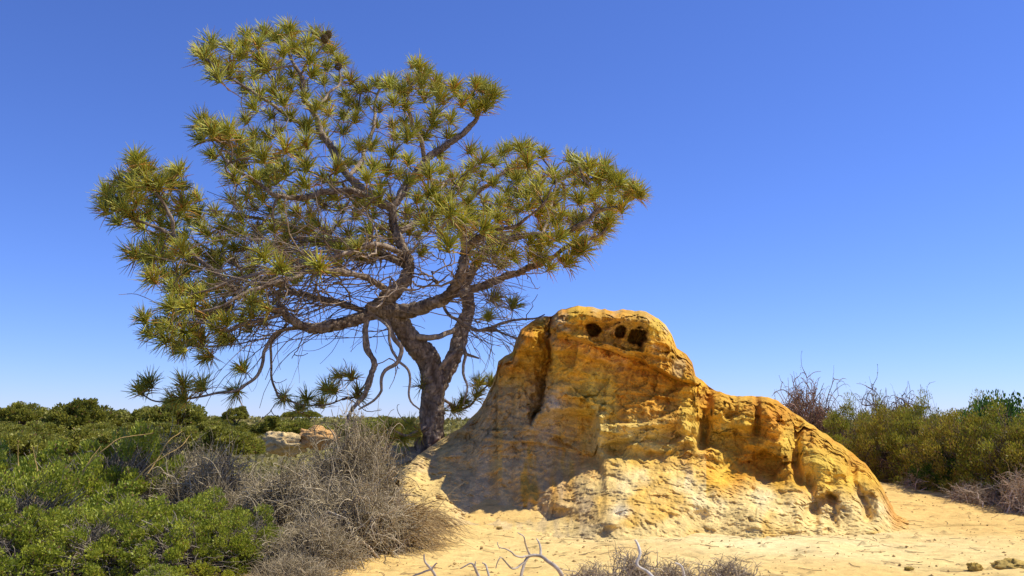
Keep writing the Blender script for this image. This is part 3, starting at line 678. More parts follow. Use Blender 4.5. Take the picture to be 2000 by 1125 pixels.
    r0 = np.where(np.array([a[2] for a in axes]) > 0, 0.0090, 0.0075) * np.clip(load, 1, 12) ** 0.38
    TR = r0[:, None] * np.linspace(1.0, 0.55, K)[None]
    # long bare shoots sweeping outward from the inner limbs, with side shoots
    inner = [i for i in range(len(skel)) if 520 < su[i] < 960 and 400 < sv[i] < 660]
    n1 = 320; ii = r.choice(inner, n1); sgn = np.where(skel[ii, 0] + r.normal(0, .5, n1) < P(800, 500, DT)[0], -1.0, 1.0)
    dr = np.stack((sgn * r.uniform(.6, 1, n1), r.normal(0, .55, n1), r.normal(0.02, .22, n1)), -1)
    b1 = strands(r, skel[ii], dr, r.uniform(.7, 2.2, n1) * np.where(sgn < 0, 1.0, .45), K, .16, .03)
    n2 = 1000; jj = r.integers(0, n1, n2); qq = r.integers(2, K - 1, n2); d2 = norm(b1[jj, qq + 1] - b1[jj, qq]) + r.normal(0, .5, (n2, 3))
    b2 = strands(r, b1[jj, qq], d2, r.uniform(.2, .8, n2), K, .2, .03)
    bare = [(b1, np.linspace(.0095, .004, K)[None] * r.uniform(.7, 1.3, (n1, 1)), np.array(N_limb)[ii]), (b2, np.linspace(.005, .0025, K)[None] * r.uniform(.7, 1.3, (n2, 1)), np.array(N_limb)[ii[jj]])]
    # ---- limbs
    objs = {}
    for nm in names:
        c = curves[nm]; thick = nm in ('trunk', 'stem')
        sides = 56 if thick else (24 if c[:, 3].max() > 0.05 else 7)
        if c[:, 3].max() > 0.05: c = catmull(c, len(c) * (4 if thick else 3))
        V, Q = tubes(c[None, :, :3], c[None, :, 3], sides)
        big = c[:, 3].max() > 0.05
        if big:
            ctr = np.repeat(c[:, :3], sides, 0); n_ = norm(V - ctr); rr = np.repeat(c[:, 3], sides)
            kn = fbm(V * 5.0, 3, 301) * 0.22 + ridged(V * np.array([16, 16, 6.5]), 3, 305) * 0.10
            T_ = np.repeat(norm(np.gradient(c[:, :3], axis=0)), sides, 0); al = np.repeat(np.concatenate(([0], np.cumsum(np.linalg.norm(np.diff(c[:, :3], axis=0), axis=1)))), sides)
            q_ = V - T_ * (V * T_).sum(1, keepdims=True); f1_, f2_, cv_ = worley(np.column_stack((n_ * rr[:, None] * 17, )) + T_ * (al * 7.5)[:, None] + 0.25 * fbm(V * 9, 2, 307)[:, None], 308)
            groove = 1 - sst(0.02, 0.20, f2_ - f1_)
            V = V + n_ * (rr * kn - np.minimum(rr * 0.22, 0.022) * groove + 0.012 * (cv_ - .5))[:, None]
        tip = len(V); V = np.vstack((V, c[-1, :3])); e = tip - sides + np.arange(sides)
        cap = np.stack((e, np.roll(e, -1), np.full(sides, tip)), -1)
        f = fbm(V * np.array([9, 9, 4]), 3, 310)[:, None]
        dark, grey = np.array([0.21, 0.145, 0.095]), np.array([0.60, 0.48, 0.355])
        k = np.clip(0.42 + 0.6 * f + (0.35 if nm in ('stem',) else 0) + (0.25 if nm in DEAD else 0) - (0.18 if nm in ('A', 'B', 'C') else 0), 0, 1)
        C = dark * (1 - k) + grey * k
        if big: C[:-1] = C[:-1] * (1 - 0.4 * groove[:, None]) * (0.8 + 0.4 * cv_[:, None])
        nmx = 'trunk' if nm == 'trunk' else ('stem' if nm == 'stem' else ('dead_limb' if nm in DEAD else 'limb'))
        objs[nm] = link(nmx, make_mesh(nmx, V - TREE_BASE, [Q, cap], M_BARK, True, C), root)
    # ---- twigs, one joined mesh for each limb
    for nm in names:
        sel = np.where(tlimb == nm_i[nm])[0]
        if not len(sel): continue
        tw = np.concatenate([twigs[sel]] + [b[0][b[2] == nm_i[nm]] for b in bare]); tr = np.concatenate([TR[sel]] + [b[1][b[2] == nm_i[nm]] for b in bare])
        V, Q = tubes(tw, tr, 5)
        k = np.repeat(r.uniform(0, 1, len(tw)), K * 5)[:, None]
        C = np.array([0.15, 0.10, 0.065]) * (1 - k) + np.array([0.40, 0.31, 0.22]) * k
        link('twigs', make_mesh('twigs', V - TREE_BASE, Q, M_TWIG, True, C), objs[nm], kind='stuff')
    # ---- needles
    kinds = [tuft_mesh(900 + q, 96, 0.275 - 0.012 * (q % 3), (0.06, .1, .16, .28)[q % 4]) for q in range(8)]
    meshes = [make_mesh('needle_tuft', k[0], k[1], M_NEEDLE, True, k[2]) for k in kinds]
    tf = [(i, a) for i, a in enumerate(axes) if a[2] > 0]
    # the ones that show largest: traced outer ones first, then the nearest to the eye
    tf.sort(key=lambda q: (0 if q[1][3] < len(OUT) else 1, q[1][0][1]))
    rest = []
    for n_, (i, (t, ax, _, ai)) in enumerate(tf):
        q = Vector(ax).to_track_quat('Z', 'Y'); spin = r.uniform(0, 6.28); sc = r.uniform(0.9, 1.22) * (1.0 if t[2] > 3.0 else 0.85)
        kd = int(r.integers(0, 8))
        if n_ < 290:
            o = link('needle_tuft', meshes[kd], objs[names[tlimb[i]]], t - TREE_BASE)
            from mathutils import Quaternion
            o.rotation_mode = 'QUATERNION'; o.rotation_quaternion = q @ Quaternion((0, 0, 1), spin); o.scale = (sc, sc, sc)
        else:
            from mathutils import Quaternion
            M = np.array((q @ Quaternion((0, 0, 1), spin)).to_matrix()) * sc
            rest.append((kinds[kd][0] @ M.T + t - TREE_BASE, kinds[kd][1], kinds[kd][2] * r.uniform(0.85, 1.15)))
    V, Q = merge([(a, b) for a, b, _ in rest])
    link('needle_foliage', make_mesh('needle_foliage', V, Q, M_NEEDLE, True, np.concatenate([c for _, _, c in rest])), root, kind='stuff')
    cm = cone_mesh()
    for (u, v, d, nm) in ((634, 76, -.34, 'A6'), (661, 130, .75, 'A5'), (641, 68, -.3, 'A6')):
        o = link('pine_cone', cm, objs[nm], P(u, v, DT + d) - TREE_BASE); o.rotation_euler = (0.5, 0.3, u)
build_tree()

# ------------------------------------------------------------------ shrubs
def leaf_quads(c, d, nrm, l, w):
    s = norm(np.cross(d, nrm)); l = l[:, None]; w = w[:, None]
    V = np.stack((c - d * l * .5, c + s * w * .5 + d * l * .05, c + d * l * .5, c - s * w * .5 + d * l * .05), 1).reshape(-1, 3)
    return V, np.arange(len(V)).reshape(-1, 4)

def dome_pts(r, n, h, shell=0.85, lump=0.25, seed=0, low=-0.05):
    """points near the surface of a lumpy dome of radius 1, height h"""
    ph = r.uniform(0, 2 * np.pi, n); z = r.uniform(low, 1, n); q = np.sqrt(np.clip(1 - z * z, 0, 1))
    d = np.stack((q * np.cos(ph), q * np.sin(ph), z), -1)
    rad = 1 + lump * fbm(d * 2.2 + seed, 3, 400 + seed)
    f = shell + (1 - shell) * r.uniform(0, 1, n) ** 0.5
    return d * (rad * f)[:, None] * np.array([1, 1, h]), d

def leafy(seed, h=0.8, nclump=150, per=110, leaf=(0.028, 0.016), cr=0.10, cols=((0.15, 0.21, 0.02), (0.52, 0.53, 0.06)), dead=0.03, twig=500, twigcol=(0.30, 0.25, 0.19), spiky=0.0):
    """unit shrub (radius about 1): (foliage mesh, twig mesh)"""
    r = np.random.default_rng(seed)
    cc, cdv = dome_pts(r, nclump, h, 0.72, 0.35, seed)
    i = np.repeat(np.arange(nclump), per); n = len(i)
    off = norm(r.normal(0, 1, (n, 3))) * (r.uniform(0, 1, n) ** 0.4)[:, None] * cr * r.uniform(.7, 1.35, nclump)[i][:, None]
    off[:, 2] *= 0.75
    c = cc[i] + off; c[:, 2] = np.abs(c[:, 2])
    d = norm(0.5 * norm(off) + 0.6 * cdv[i] + np.array([0, 0, 0.45]) + r.normal(0, .45, (n, 3))); nr = norm(r.normal(0, .7, (n, 3)) + np.array([0, 0, .7]) + 0.4 * cdv[i])
    V, Q = leaf_quads(c, d, nr, leaf[0] * r.uniform(.6, 1.3, n), leaf[1] * r.uniform(.6, 1.3, n))
    a, b = np.array(cols[0]), np.array(cols[1])
    t = np.clip(r.uniform(0, 1, n) * .6 + r.uniform(0, .4, nclump)[i], 0, 1)[:, None]
    C = a * (1 - t) + b * t; m = r.uniform(0, 1, n) < dead; C[m] = np.array([0.30, 0.18, 0.07]) * r.uniform(.6, 1.2, (m.sum(), 1))
    fm = make_mesh('foliage', V, Q, M_LEAF, False, np.repeat(C, 4, 0))
    t0 = np.stack((r.normal(0, .25, twig), r.normal(0, .25, twig), np.zeros(twig)), -1); tgt, td = dome_pts(r, twig, h, 0.75, 0.35, seed)
    tgt = tgt * r.uniform(.8, 1.06, (twig, 1)); tgt[:, 2] = np.abs(tgt[:, 2])
    s = np.linspace(0, 1, 7)[None, :, None]; mid = (t0 + tgt) * .5 + r.normal(0, .12, (twig, 3)) + np.array([0, 0, .08])
    pt = (1 - s) ** 2 * t0[:, None] + 2 * s * (1 - s) * mid[:, None] + s * s * tgt[:, None] + np.concatenate((np.zeros((twig, 1, 3)), r.normal(0, .018, (twig, 6, 3))), 1)
    V, Q = tubes(pt, np.linspace(0.009, 0.0025, 7)[None] * r.uniform(.6, 1.4, (twig, 1)), 3)
    k = np.repeat(r.uniform(.5, 1.2, twig), 21)[:, None]
    return fm, make_mesh('twigs', V, Q, M_DRY, True, np.array(twigcol) * k)

def dead_shrub(seed, h=0.9, n1=900, n2=5200, droop=0.10, col=((0.21, 0.165, 0.09), (0.60, 0.49, 0.31)), leaves=9000, lcol=((0.25, 0.21, 0.09), (0.48, 0.38, 0.19)), up=0.2, rad=0.0042, dense=True):
    r = np.random.default_rng(seed)
    base, bd = dome_pts(r, n1, h, 0.45, 0.35, seed, 0.0); base *= r.uniform(.55, .95, (n1, 1))
    t0 = np.stack((r.normal(0, .22, n1), r.normal(0, .22, n1), np.zeros(n1)), -1)
    s = np.linspace(0, 1, 8)[None, :, None]; mid = (t0 + base) * .5 + np.array([0, 0, .2]) + r.normal(0, .15, (n1, 3))
    p1 = (1 - s) ** 2 * t0[:, None] + 2 * s * (1 - s) * mid[:, None] + s * s * base[:, None] + np.concatenate((np.zeros((n1, 1, 3)), r.normal(0, .022, (n1, 7, 3))), 1)
    j = r.integers(0, n1, n2); q = r.integers(4, 8, n2); st = p1[j, q]; dr = norm(bd[j] * .7 + r.normal(0, .6, (n2, 3)) + np.array([0, 0, up]))
    p2 = strands(r, st, dr, r.uniform(.10, .36, n2), 7, .38, droop); p2[..., 2] = np.abs(p2[..., 2])
    V1, Q1 = tubes(p1, np.linspace(rad * 2.6, rad * .8, 8)[None] * r.uniform(.5, 1.4, (n1, 1)), 4)
    V2, Q2 = tubes(p2, np.linspace(rad, rad * .4, 7)[None] * r.uniform(.5, 1.5, (n2, 1)), 3)
    a, b = np.array(col[0]), np.array(col[1])
    k1 = np.repeat(r.uniform(0, 1, n1), 32)[:, None]; k2 = np.repeat(r.uniform(0, 1, n2) ** 1.3, 21)[:, None]
    V, Q = merge([(V1, Q1), (V2, Q2)]); C = np.concatenate((a * (1 - k1) + b * k1, a * (1 - k2) + b * k2))
    tm = make_mesh('twigs', V, Q, M_DRY, True, C)
    fm = None
    if leaves:
        jj = r.integers(0, n2, leaves); c = p2[jj, r.integers(2, 7, leaves)] + r.normal(0, .012, (leaves, 3)); c[:, 2] = np.abs(c[:, 2])
        V, Q = leaf_quads(c, norm(r.normal(0, 1, (leaves, 3))), norm(r.normal(0, 1, (leaves, 3))), r.uniform(.012, .03, leaves), r.uniform(.005, .010, leaves))
        k = r.uniform(0, 1, leaves)[:, None]; fm = make_mesh('foliage', V, Q, M_LEAF, False, np.repeat(np.array(lcol[0]) * (1 - k) + np.array(lcol[1]) * k, 4, 0))
    return fm, tm

def put_shrub(kind, u, d, rad, label, name, group=None, sz=1.0, dz=0.0, cat='shrub', v=None):
    x = (u - 1000) / F * d; z = float(ground_z(np.array(x), np.array(d), False)) - 0.04 + dz
    fm, tm = kind; rz = random.uniform(0, 6.28)
    o = thing(name, label, cat, (x, d, z), group, rz=rz, sc=(rad, rad, rad * sz))
    if tm: link('twigs', tm, o, kind='stuff')
    if fm: link('foliage', fm, o, kind='stuff')
    return o

random.seed(5)
G1 = leafy(21, 0.78, 150, 170, (0.040, 0.025), 0.115, dead=.05, twig=1000)
G2 = leafy(22, 0.85, 150, 170, (0.040, 0.025), 0.115, dead=.05, twig=1000)
D1 = dead_shrub(31); D2 = dead_shrub(32, 0.8, up=0.05, droop=.14)
D3 = dead_shrub(33, 0.7, 600, 3400, 0.0, up=.35, leaves=5000)
gl = 'leafy green shrubs in the foreground'; gd = 'dry grey shrubs beside the sand'
LS = 'low bright green leafy shrub in the mass of green, away from the dead shrubs'
for (k, u, d, rad, sz) in ((G1, 40, 7.7, .72, 1.05), (G2, 200, 7.9, .68, 1.0), (G1, 370, 8.0, .64, 1.05), (G2, 490, 8.3, .50, 1.15), (G2, 60, 8.9, .80, 1.2), (G1, 250, 9.1, .76, 1.1), (G2, 420, 9.3, .56, 1.2), (G1, -60, 8.3, .75, 1.1),
                           (G1, 110, 10.4, .85, 1.4), (G2, 250, 11.2, .9, 1.55), (G1, 330, 7.0, .36, .8), (G2, 20, 11.6, .85, 1.4)):
    lab = 'smallest green leafy shrub, tucked low against the others' if d == 7.0 else 'taller green leafy shrub backing onto the far hillside bushes' if d > 10 else 'green leafy shrub next to the grey dead shrubs' if u >= 370 else LS
    put_shrub(k, u, d, rad, lab, 'leafy_shrub', gl, sz)
put_shrub(D1, 700, 10.4, .80, 'tallest grey dead shrub mound, piled up in front of the pine trunk', 'dead_shrub', gd, 2.05)
put_shrub(D2, 700, 9.0, .84, 'wide tangled grey dead shrub spilling onto the sand', 'dead_shrub', gd, 1.25)
put_shrub(D2, 590, 9.9, .78, 'rounded grey brown dead shrub leaning on the tallest dead mound', 'dead_shrub', gd, 1.6)
put_shrub(D1, 620, 8.1, .62, 'low grey dead shrub along the bottom edge of the bushes', 'dead_shrub', gd, .95)
put_shrub(D3, 430, 10.9, .95, 'pale grey bare-twigged shrub behind the green shrubs', 'dead_shrub', gd, 1.5)
put_shrub(D3, 510, 10.0, .68, 'pale bleached twiggy shrub between green shrubs and dead mound', 'dead_shrub', gd, 1.4)
put_shrub(D1, 340, 11.8, .75, 'brown dry shrub with straw-coloured stalks behind the green shrubs', 'dead_shrub', gd, 1.75)
put_shrub(D3, 590, 7.4, .45, 'small grey dry shrub in front of the green shrubs', 'dead_shrub', gd, .9)

# right hand thicket
CH1 = leafy(41, 1.0, 200, 130, (0.046, 0.014), 0.125, ((0.17, 0.19, 0.02), (0.47, 0.46, 0.05)), 0.10, 700, (0.22, 0.16, 0.12))
CH2 = leafy(42, 1.0, 200, 130, (0.046, 0.014), 0.125, ((0.20, 0.18, 0.02), (0.50, 0.43, 0.05)), 0.14, 700, (0.22, 0.16, 0.12))
DK = leafy(43, 0.9, 260, 90, (0.055, 0.036), 0.17, ((0.03, 0.08, 0.012), (0.13, 0.24, 0.03)), 0.02, 400)
BR = dead_shrub(44, 1.0, 700, 5200, 0.15, ((0.18, 0.105, 0.07), (0.42, 0.28, 0.20)), 14000, ((0.12, 0.13, 0.02), (0.32, 0.27, 0.06)), .1, 0.005)
PW = dead_shrub(45, 0.9, 420, 1300, 0.06, ((0.24, 0.17, 0.10), (0.72, 0.58, 0.42)), 0, up=.1)
gr = 'olive shrubs of the thicket beside the sandy path'
OL = 'olive fine-leaved shrub growing right along the sandy path'
for (k, u, d, rad, sz) in ((CH1, 1660, 16.6, .85, 1.45), (CH2, 1730, 15.6, .8, 1.5), (CH1, 1800, 15.0, .85, 1.42), (CH2, 1870, 14.1, .85, 1.35), (CH1, 1955, 13.4, .9, 1.3), (CH2, 2050, 12.9, .95, 1.3),
                           (CH2, 1790, 17.2, 1.0, 1.35), (CH1, 1900, 16.8, 1.0, 1.3), (CH1, 1700, 18.2, 1.0, 1.4), (CH2, 2020, 16.0, 1.0, 1.35)):
    put_shrub(k, u, d, rad, OL if d < 15.8 else 'olive fine-leaved shrub deeper in the thicket, behind the ones along the path', 'olive_shrub', gr, sz)
put_shrub(DK, 1940, 14.6, .95, 'dark glossy broad-leaved shrub rising from the olive thicket', 'broadleaf_shrub', None, 1.5)
put_shrub(DK, 1835, 14.1, .50, 'small glossy broad-leaved shrub at the sandy edge of the thicket', 'broadleaf_shrub', None, 1.5)
put_shrub(BR, 1578, 17.6, 1.05, 'brown bare-branched shrub showing behind the outcrop', 'bare_shrub', 'bare brown shrubs', 2.05)
put_shrub(BR, 1735, 18.2, 1.1, 'brown bare twiggy shrub poking above the olive thicket', 'bare_shrub', 'bare brown shrubs', 1.9)
put_shrub(PW, 1985, 12.2, .55, 'pale dead curling shrub at the foot of the thicket', 'dead_shrub', None, 1.55)
put_shrub(PW, 1890, 12.9, .6, 'tangle of bleached dead stems under the olive shrubs', 'dead_shrub', None, .75)
put_shrub(PW, 1790, 14.2, .5, 'sparse dead stems under the far end of the thicket', 'dead_shrub', None, .8)

# foreground bare twigs at the bottom of the view
FT = dead_shrub(51, 0.85, 110, 560, -0.02, ((0.26, 0.20, 0.13), (0.58, 0.48, 0.35)), 700, ((0.13, 0.12, 0.05), (0.25, 0.21, 0.10)), .45, 0.0065)
put_shrub(FT, 1150, 7.25, .30, 'sparse leafless grey shrub between the forked branch and the white stick', 'bare_shrub', None, 1.05)
put_shrub(FT, 1226, 7.35, .36, 'sparse leafless grey shrub with a white stick in it, on the sand', 'bare_shrub', None, 1.2)
put_shrub(FT, 1310, 7.2, .32, 'sparse leafless grey shrub beyond the white stick, among its like', 'bare_shrub', None, 1.05)
put_shrub(FT, 1410, 7.25, .36, 'sparse leafless grey shrub at the edge of the open sand', 'bare_shrub', None, .95)
put_shrub(FT, 900, 7.2, .26, 'small sparse grey shrub beside the forked bleached branch', 'bare_shrub', None, .6)

def traced_branch(name, label, lines, d, col, cat='branch'):
    base = P(lines[0][0][0], lines[0][0][1], d); parts = []
    for ln in lines:
        a = np.array(ln, float); w = P(a[:, 0], a[:, 1], d + a[:, 3]); c = catmull(np.column_stack((w, a[:, 2] / F * d)), 26)
        c[:, :3] += 0.012 * np.stack([fbm(c[:, :3] * 9, 2, 500 + q) for q in range(3)], -1)
        parts.append(tubes(c[None, :, :3], c[None, :, 3], 7))
    V, Q = merge(parts); k = 0.75 + 0.4 * fbm(V * 14, 3, 505)[:, None]
    return thing(name, label, cat, base, None, make_mesh(name, V - base, Q, M_WOOD, True, np.array(col) * k))
traced_branch('bleached_branch', 'forked bleached dead branch standing in the sand below the outcrop',
    [[(1100, 1135, 4.5, 0), (1090, 1110, 4, 0), (1070, 1094, 3.6, .05), (1056, 1086, 3.2, .1), (1036, 1086, 3, .1), (1024, 1100, 3, .05), (1018, 1128, 3, 0)],
     [(1056, 1086, 2.6, .1), (1054, 1068, 2, .15), (1048, 1052, 1.3, .2)], [(1036, 1086, 2.4, .1), (1030, 1068, 1.8, .05), (1022, 1050, 1.2, 0), (1012, 1040, .9, 0)],
     [(1036, 1086, 2, .1), (1012, 1088, 1.8, -.1), (996, 1074, 1.4, -.15), (976, 1070, 1, -.2), (972, 1060, .8, -.2)], [(1024, 1100, 2, .05), (1000, 1112, 1.8, -.1), (986, 1096, 1.4, -.15), (976, 1090, 1, -.2), (970, 1110, 1, -.2)],
     [(940, 1135, 3, -.1), (926, 1108, 2.4, -.1), (918, 1100, 1.6, -.1), (900, 1110, 1.2, -.1)], [(955, 1130, 2.4, -.1), (950, 1104, 1.8, 0), (942, 1098, 1.2, 0)], [(926, 1108, 1.6, -.1), (928, 1096, 1, -.1)]], 7.6, (0.62, 0.54, 0.43))
traced_branch('bleached_stick', 'crooked white stick rising out of the sparse grey shrub', [[(1286, 1135, 3.4, -.1), (1262, 1116, 3.4, 0), (1244, 1104, 3.2, 0), (1250, 1080, 2.8, .05), (1246, 1062, 2.4, .1), (1241, 1054, 1.8, .1)], [(1340, 1130, 3, 0), (1330, 1108, 2.4, 0), (1318, 1100, 1.8, 0)]], 7.0, (0.78, 0.71, 0.60))
traced_branch('bleached_twig', 'pale forked twig lying in front of the dead shrubs', [[(856, 1135, 3, 0), (842, 1112, 2.6, 0), (830, 1098, 2, 0), (828, 1084, 1.4, 0)], [(842, 1112, 2, 0), (852, 1100, 1.4, 0)], [(842, 1112, 2, 0), (816, 1122, 1.8, 0), (800, 1130, 1.4, 0)]], 7.4, (0.66, 0.58, 0.47))

g_st = 'dry stalks arching over the green shrubs'
for q, ln in enumerate(([(66, 985, 2.6, 0), (74, 940, 2.2, .1), (70, 905, 1.6, .2), (62, 872, 1.2, .2)], [(56, 1010, 2.4, 0), (44, 950, 2, .1), (36, 905, 1.4, .2), (34, 868, 1, .2)],
                        [(250, 950, 2.8, 0), (300, 905, 2.4, 0), (352, 872, 2, .1), (372, 850, 1.4, .2)], [(160, 920, 2.6, 0), (200, 880, 2.2, 0), (240, 855, 2, .1), (300, 846, 1.4, .2)],
                        [(286, 930, 2.6, 0), (312, 890, 2.4, .1), (330, 862, 2, .1), (356, 842, 1.2, .2)], [(145, 960, 2.4, 0), (168, 912, 2, 0), (196, 872, 1.4, .1)], [(30, 1060, 2.4, -.6), (42, 1020, 2.2, -.6), (44, 985, 1.6, -.6)])):
    o = traced_branch('dry_stalk', 'thin straw-coloured dry stalk arching out of the green shrubs', [[(a, b, c * .5, e) for a, b, c, e in ln]], 9.6, (0.70, 0.47, 0.16), 'stalk'); o['group'] = g_st
# straw grass spilling from the dead mound onto the sand
def straw(seed, n=520):
    r = np.random.default_rng(seed); st = np.stack((r.normal(0, .12, n), r.normal(0, .22, n), r.uniform(0.05, .35, n)), -1)
    pt = strands(r, st, np.stack((r.uniform(.1, 1, n), r.normal(-.2, .3, n), r.uniform(.0, .5, n)), -1), r.uniform(.25, .6, n), 8, .10, .16); pt[..., 2] = np.maximum(pt[..., 2], 0.01)
    V, Q = tubes(pt, np.linspace(.0042, .0015, 8)[None] * r.uniform(.6, 1.3, (n, 1)), 3); k = np.repeat(r.uniform(0, 1, n), 24)[:, None]
    return make_mesh('dry_grass', V, Q, M_DRY, True, np.array([.30, .19, .08]) * (1 - k) + np.array([.52, .38, .18]) * k)
x = (800 - 1000) / F * 9.4
thing('dry_grass', 'clump of straw-brown dry grass spilling from the dead shrub onto sand', 'grass', (x, 9.4, float(ground_z(np.array(x), np.array(9.4)))), None, straw(61))

# ------------------------------------------------------------------ stones on the sand
def stone_mesh(seed, col, n=26):
    r = np.random.default_rng(seed); th = np.linspace(0, np.pi, n); ph = np.linspace(0, 2 * np.pi, 2 * n, endpoint=False)
    T, Pp = np.meshgrid(th, ph, indexing='ij'); d = np.stack((np.sin(T) * np.cos(Pp), np.sin(T) * np.sin(Pp), np.cos(T)), -1)
    s = 1 + 0.3 * fbm(d * 1.6 + seed, 3, seed) + 0.14 * fbm(d * 5, 4, seed + 9) + 0.30 * facet(d * 1.5 + seed, seed + 20) + 0.12 * facet(d * 4 + seed, seed + 30)
    V = (d * s[..., None] * r.uniform(.7, 1.2, 3)).reshape(-1, 3); i = np.arange(n * 2 * n).reshape(n, 2 * n); j = np.roll(i, -1, 1)
    Q = np.stack((i[:-1], i[1:], j[1:], j[:-1]), -1).reshape(-1, 4)
    return make_mesh('stone', V, Q, M_ROCK, True, np.array(col) * (1 + .3 * fbm(V * 3, 3, seed + 4)[:, None]))
def stone(u, v, wpx, flat, col, label, seed, name='stone'):
    # distance where that line of sight meets the ground
    d = 8.0
    for _ in range(40):
        q = P(u, v, d); d += 2.2 * (q[2] - float(ground_z(np.array(q[0]), np.array(d))))
        d = min(max(d, 5), 18)
    q = P(u, v, d); s = wpx / F * d * .5
    thing(name, label, 'stone', (q[0], q[1], q[2] + s * flat * .2), None, stone_mesh(seed, col), sc=(s, s, s * flat))
stone(1090, 1000, 38, .6, (.55, .36, .10), 'ochre lump at the foot of the outcrop below the shaded flank', 71)
stone(1180, 1034, 26, .7, (.50, .34, .13), 'brown pointed lump on the sand in front of the outcrop', 72)
stone(1222, 1034, 22, .6, (.55, .38, .13), 'small ochre lump beside the brown pointed one', 73)
stone(1404, 1031, 16, .4, (.52, .36, .16), 'flat tan stone lying alone on the bright sand', 74)
stone(1904, 1112, 34, .6, (.62, .42, .10), 'squarish mossy yellow stone at the bottom edge of the path', 75)
stone(1978, 1108, 60, .35, (.62, .43, .12), 'long low yellow stone ledge next to the squarish one', 76)
stone(1776, 1112, 16, .6, (.5, .34, .08), 'small yellow stone half buried in the sand path', 77)
stone(976, 1034, 12, .7, (.42, .27, .08), 'small brown stone on the sand left of the outcrop foot', 78)
stone(780, 896, 78, .45, (.62, .50, .30), 'pale sloping slab on the bank left of the pine trunk', 79, 'slab')

def pebbles():
    r = np.random.default_rng(81); n = 1500; u = r.uniform(-2.6, 7.5, n); y = r.uniform(7, 14, n); z = ground_z(u, y)
    o = np.array([[1, 0, 0], [-1, 0, 0], [0, 1, 0], [0, -1, 0], [0, 0, 1], [0, 0, -1]], float); f = np.array([[0, 2, 4], [2, 1, 4], [1, 3, 4], [3, 0, 4], [2, 0, 5], [1, 2, 5], [3, 1, 5], [0, 3, 5]])
    s = 0.006 + 0.016 * r.uniform(0, 1, n) ** 4
    V = (o[None] * r.uniform(.6, 1.3, (n, 6, 1)) * s[:, None, None] * np.array([1.2, 1, .7])) + np.stack((u, y, z + .003), -1)[:, None]
    Q = (f[None] + 6 * np.arange(n)[:, None, None]).reshape(-1, 3); c = np.array([.50, .33, .13]) * r.uniform(.45, 1.2, (n, 1))
    link('pebbles', make_mesh('pebbles', V.reshape(-1, 3), Q, M_ROCK, False, np.repeat(c, 6, 0)), kind='stuff', label='scattered small pebbles on the sand', category='pebbles')
    m = 420; st = np.stack((r.uniform(-2.4, 7.2, m), r.uniform(7, 14, m), np.zeros(m)), -1); a = r.uniform(0, 6.28, m)
    pt = strands(r, st, np.stack((np.cos(a), np.sin(a) * .5, 0 * a), -1), r.uniform(.05, .28, m), 6, .25)
    pt[..., 2] = ground_z(pt[..., 0], pt[..., 1]) + .006
    V, Q = tubes(pt, np.full((m, 6), .0028), 3)
    link('twig_litter', make_mesh('twig_litter', V, Q, M_DRY, True, np.repeat(np.array([.26, .18, .10]) * r.uniform(.6, 1.3, (m, 1)), 18, 0)), kind='stuff', label='fine dry twigs littering the sand', category='litter')
pebbles()

# ------------------------------------------------------------------ far hillside
def far_tree(seed, flat=0.6, cols=((0.15, 0.165, 0.022), (0.42, 0.39, 0.06))):
    fm, tm = leafy(seed, flat, 75, 200, (0.095, 0.06), 0.23, cols, 0.04, 60, (0.16, 0.12, 0.09))
    r = np.random.default_rng(seed); parts = []
    for q in range(5):
        a = r.uniform(0, 6.28); w = np.array([[0, 0, -.75, .06], [0.1 * math.cos(a), .1 * math.sin(a), -.3, .05], [.35 * math.cos(a), .35 * math.sin(a), .05, .035], [.6 * math.cos(a), .6 * math.sin(a), .3 * flat, .015]])
        c = catmull(w, 10); parts.append(tubes(c[None, :, :3], c[None, :, 3], 6))
    V, Q = merge(parts)
    return fm, make_mesh('trunk', V, Q, M_BARK, True, np.tile([.16, .12, .09], (len(V), 1)))
FT_ = [far_tree(201, .62), far_tree(202, .75), far_tree(203, .5)]
def put_far(k, u, vtop, d, wpx, label, group, name='far_tree', hgt=1.0):
    rad = wpx / F * d * .5; top = P(u, vtop, d); flat = (.62, .75, .5)[k] * 1.0
    fm, tm = FT_[k]; zc = top[2] - rad * flat * hgt * 1.05
    o = thing(name, label, 'tree', (top[0], d, zc - .75 * rad * hgt), group, rz=random.uniform(0, 6.28), sc=(rad, rad, rad * hgt))
    a = link('crown', fm, o, (0, 0, .75), kind='stuff'); b = link('trunk', tm, o, (0, 0, .75))
    return o
gt = 'rounded trees on the far hillside'
for (k, u, vt, d, w, lab) in ((0, 42, 792, 48, 90, 'domed olive tree on the skyline, next to the widest crown'), (1, 152, 789, 44, 130, 'widest domed tree on the skyline of the far hillside'), (0, 345, 790, 46, 120, 'dense domed tree on the skyline below the hanging pine branch'),
                              (2, 290, 800, 50, 90, 'flat topped tree next to the dense domed one'), (1, 462, 797, 58, 52, 'small round pale tree on the skyline of the far hillside'), (2, 570, 805, 90, 34, 'tiny flat topped tree standing alone on the far ridge'),
                              (2, 604, 804, 92, 38, 'tiny flat topped tree with thin trunk on the far ridge'), (2, 100, 803, 52, 100, 'low olive tree filling the dip between two domed crowns'), (2, 215, 804, 52, 90, 'low tree sloping away from the widest crown')):
    put_far(k, u, vt, d, w, lab, gt)
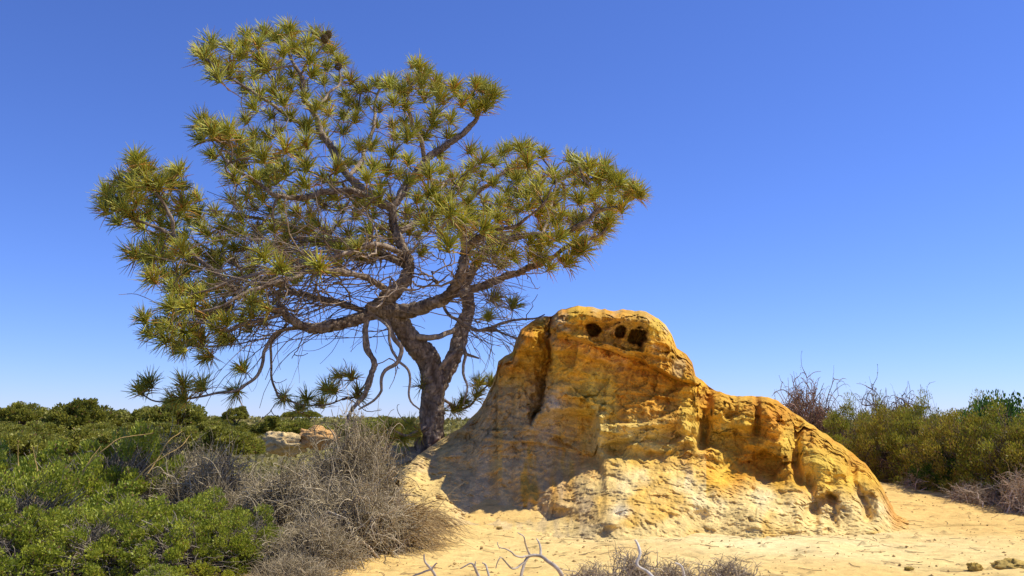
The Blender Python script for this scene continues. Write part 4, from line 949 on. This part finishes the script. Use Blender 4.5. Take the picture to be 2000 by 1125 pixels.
rr = random.Random(9)
for q in range(64):
    t = q / 63.0; d = rr.uniform(22, 62); u = rr.uniform(-60, 720) if d < 40 else rr.uniform(-60, 820)
    hz = 818 + rr.uniform(-8, 12) + (62 - d) * 0.75
    if 470 < u < 700 and d < 50: continue
    put_far(rr.randrange(3), u, hz, d, rr.uniform(60, 120) * 34 / d + 14, 'low olive bush covering the far hillside', 'bushes on the far hillside', 'hillside_bush', .8)
def cover():
    r = np.random.default_rng(91); n = 110000; y = 24 + 150 * r.uniform(0, 1, n) ** 1.8; x = (r.uniform(-900, 1900, n) - 1000) / F * y; keep = ~((y < 48) & (np.abs(1000 + F * x / y - 585) < 90)); x = x[keep]; y = y[keep]; n = len(x); z = ground_z(x, y)
    hgt = .9 * (0.6 + .6 * fbm(np.stack((x, y, 0 * x), -1) * .22, 3, 92)).clip(.05, 1.5); c = np.stack((x, y, z + hgt * r.uniform(0, 1, n)), -1)
    s = (0.10 + .0022 * y) * r.uniform(.6, 1.3, n)
    V, Q = leaf_quads(c, norm(r.normal(0, 1, (n, 3)) + np.array([0, 0, .5])), norm(r.normal(0, 1, (n, 3)) + np.array([0, 0, .5])), s * 1.6, s)
    t = (.5 + .9 * fbm(np.stack((x, y, 0 * x), -1) * .3, 3, 93)).clip(0, 1)[:, None]; k = np.array([.20, .19, .035]) * (1 - t) + np.array([.42, .34, .11]) * t
    link('scrub', make_mesh('scrub', V, Q, M_LEAF, False, np.repeat(k * r.uniform(.7, 1.3, (n, 1)), 4, 0)), kind='stuff', label='low scrub carpeting the far hillside', category='scrub')
cover()
for (u, v, w, h_, col, lab, sd) in ((555, 856, 92, .55, (.66, .48, .22), 'far eroded sandy bluff, the wider paler one of two', 301), (622, 849, 66, .5, (.66, .38, .14), 'far eroded sandy bluff with an orange rim', 302)):
    d = 34; q = P(u, v, d); s = w / F * d * .5
    thing('sandy_bluff', lab, 'rock', (q[0], q[1], q[2] - s * .2), None, stone_mesh(sd, col, 40), sc=(s, s * .6, s * h_))
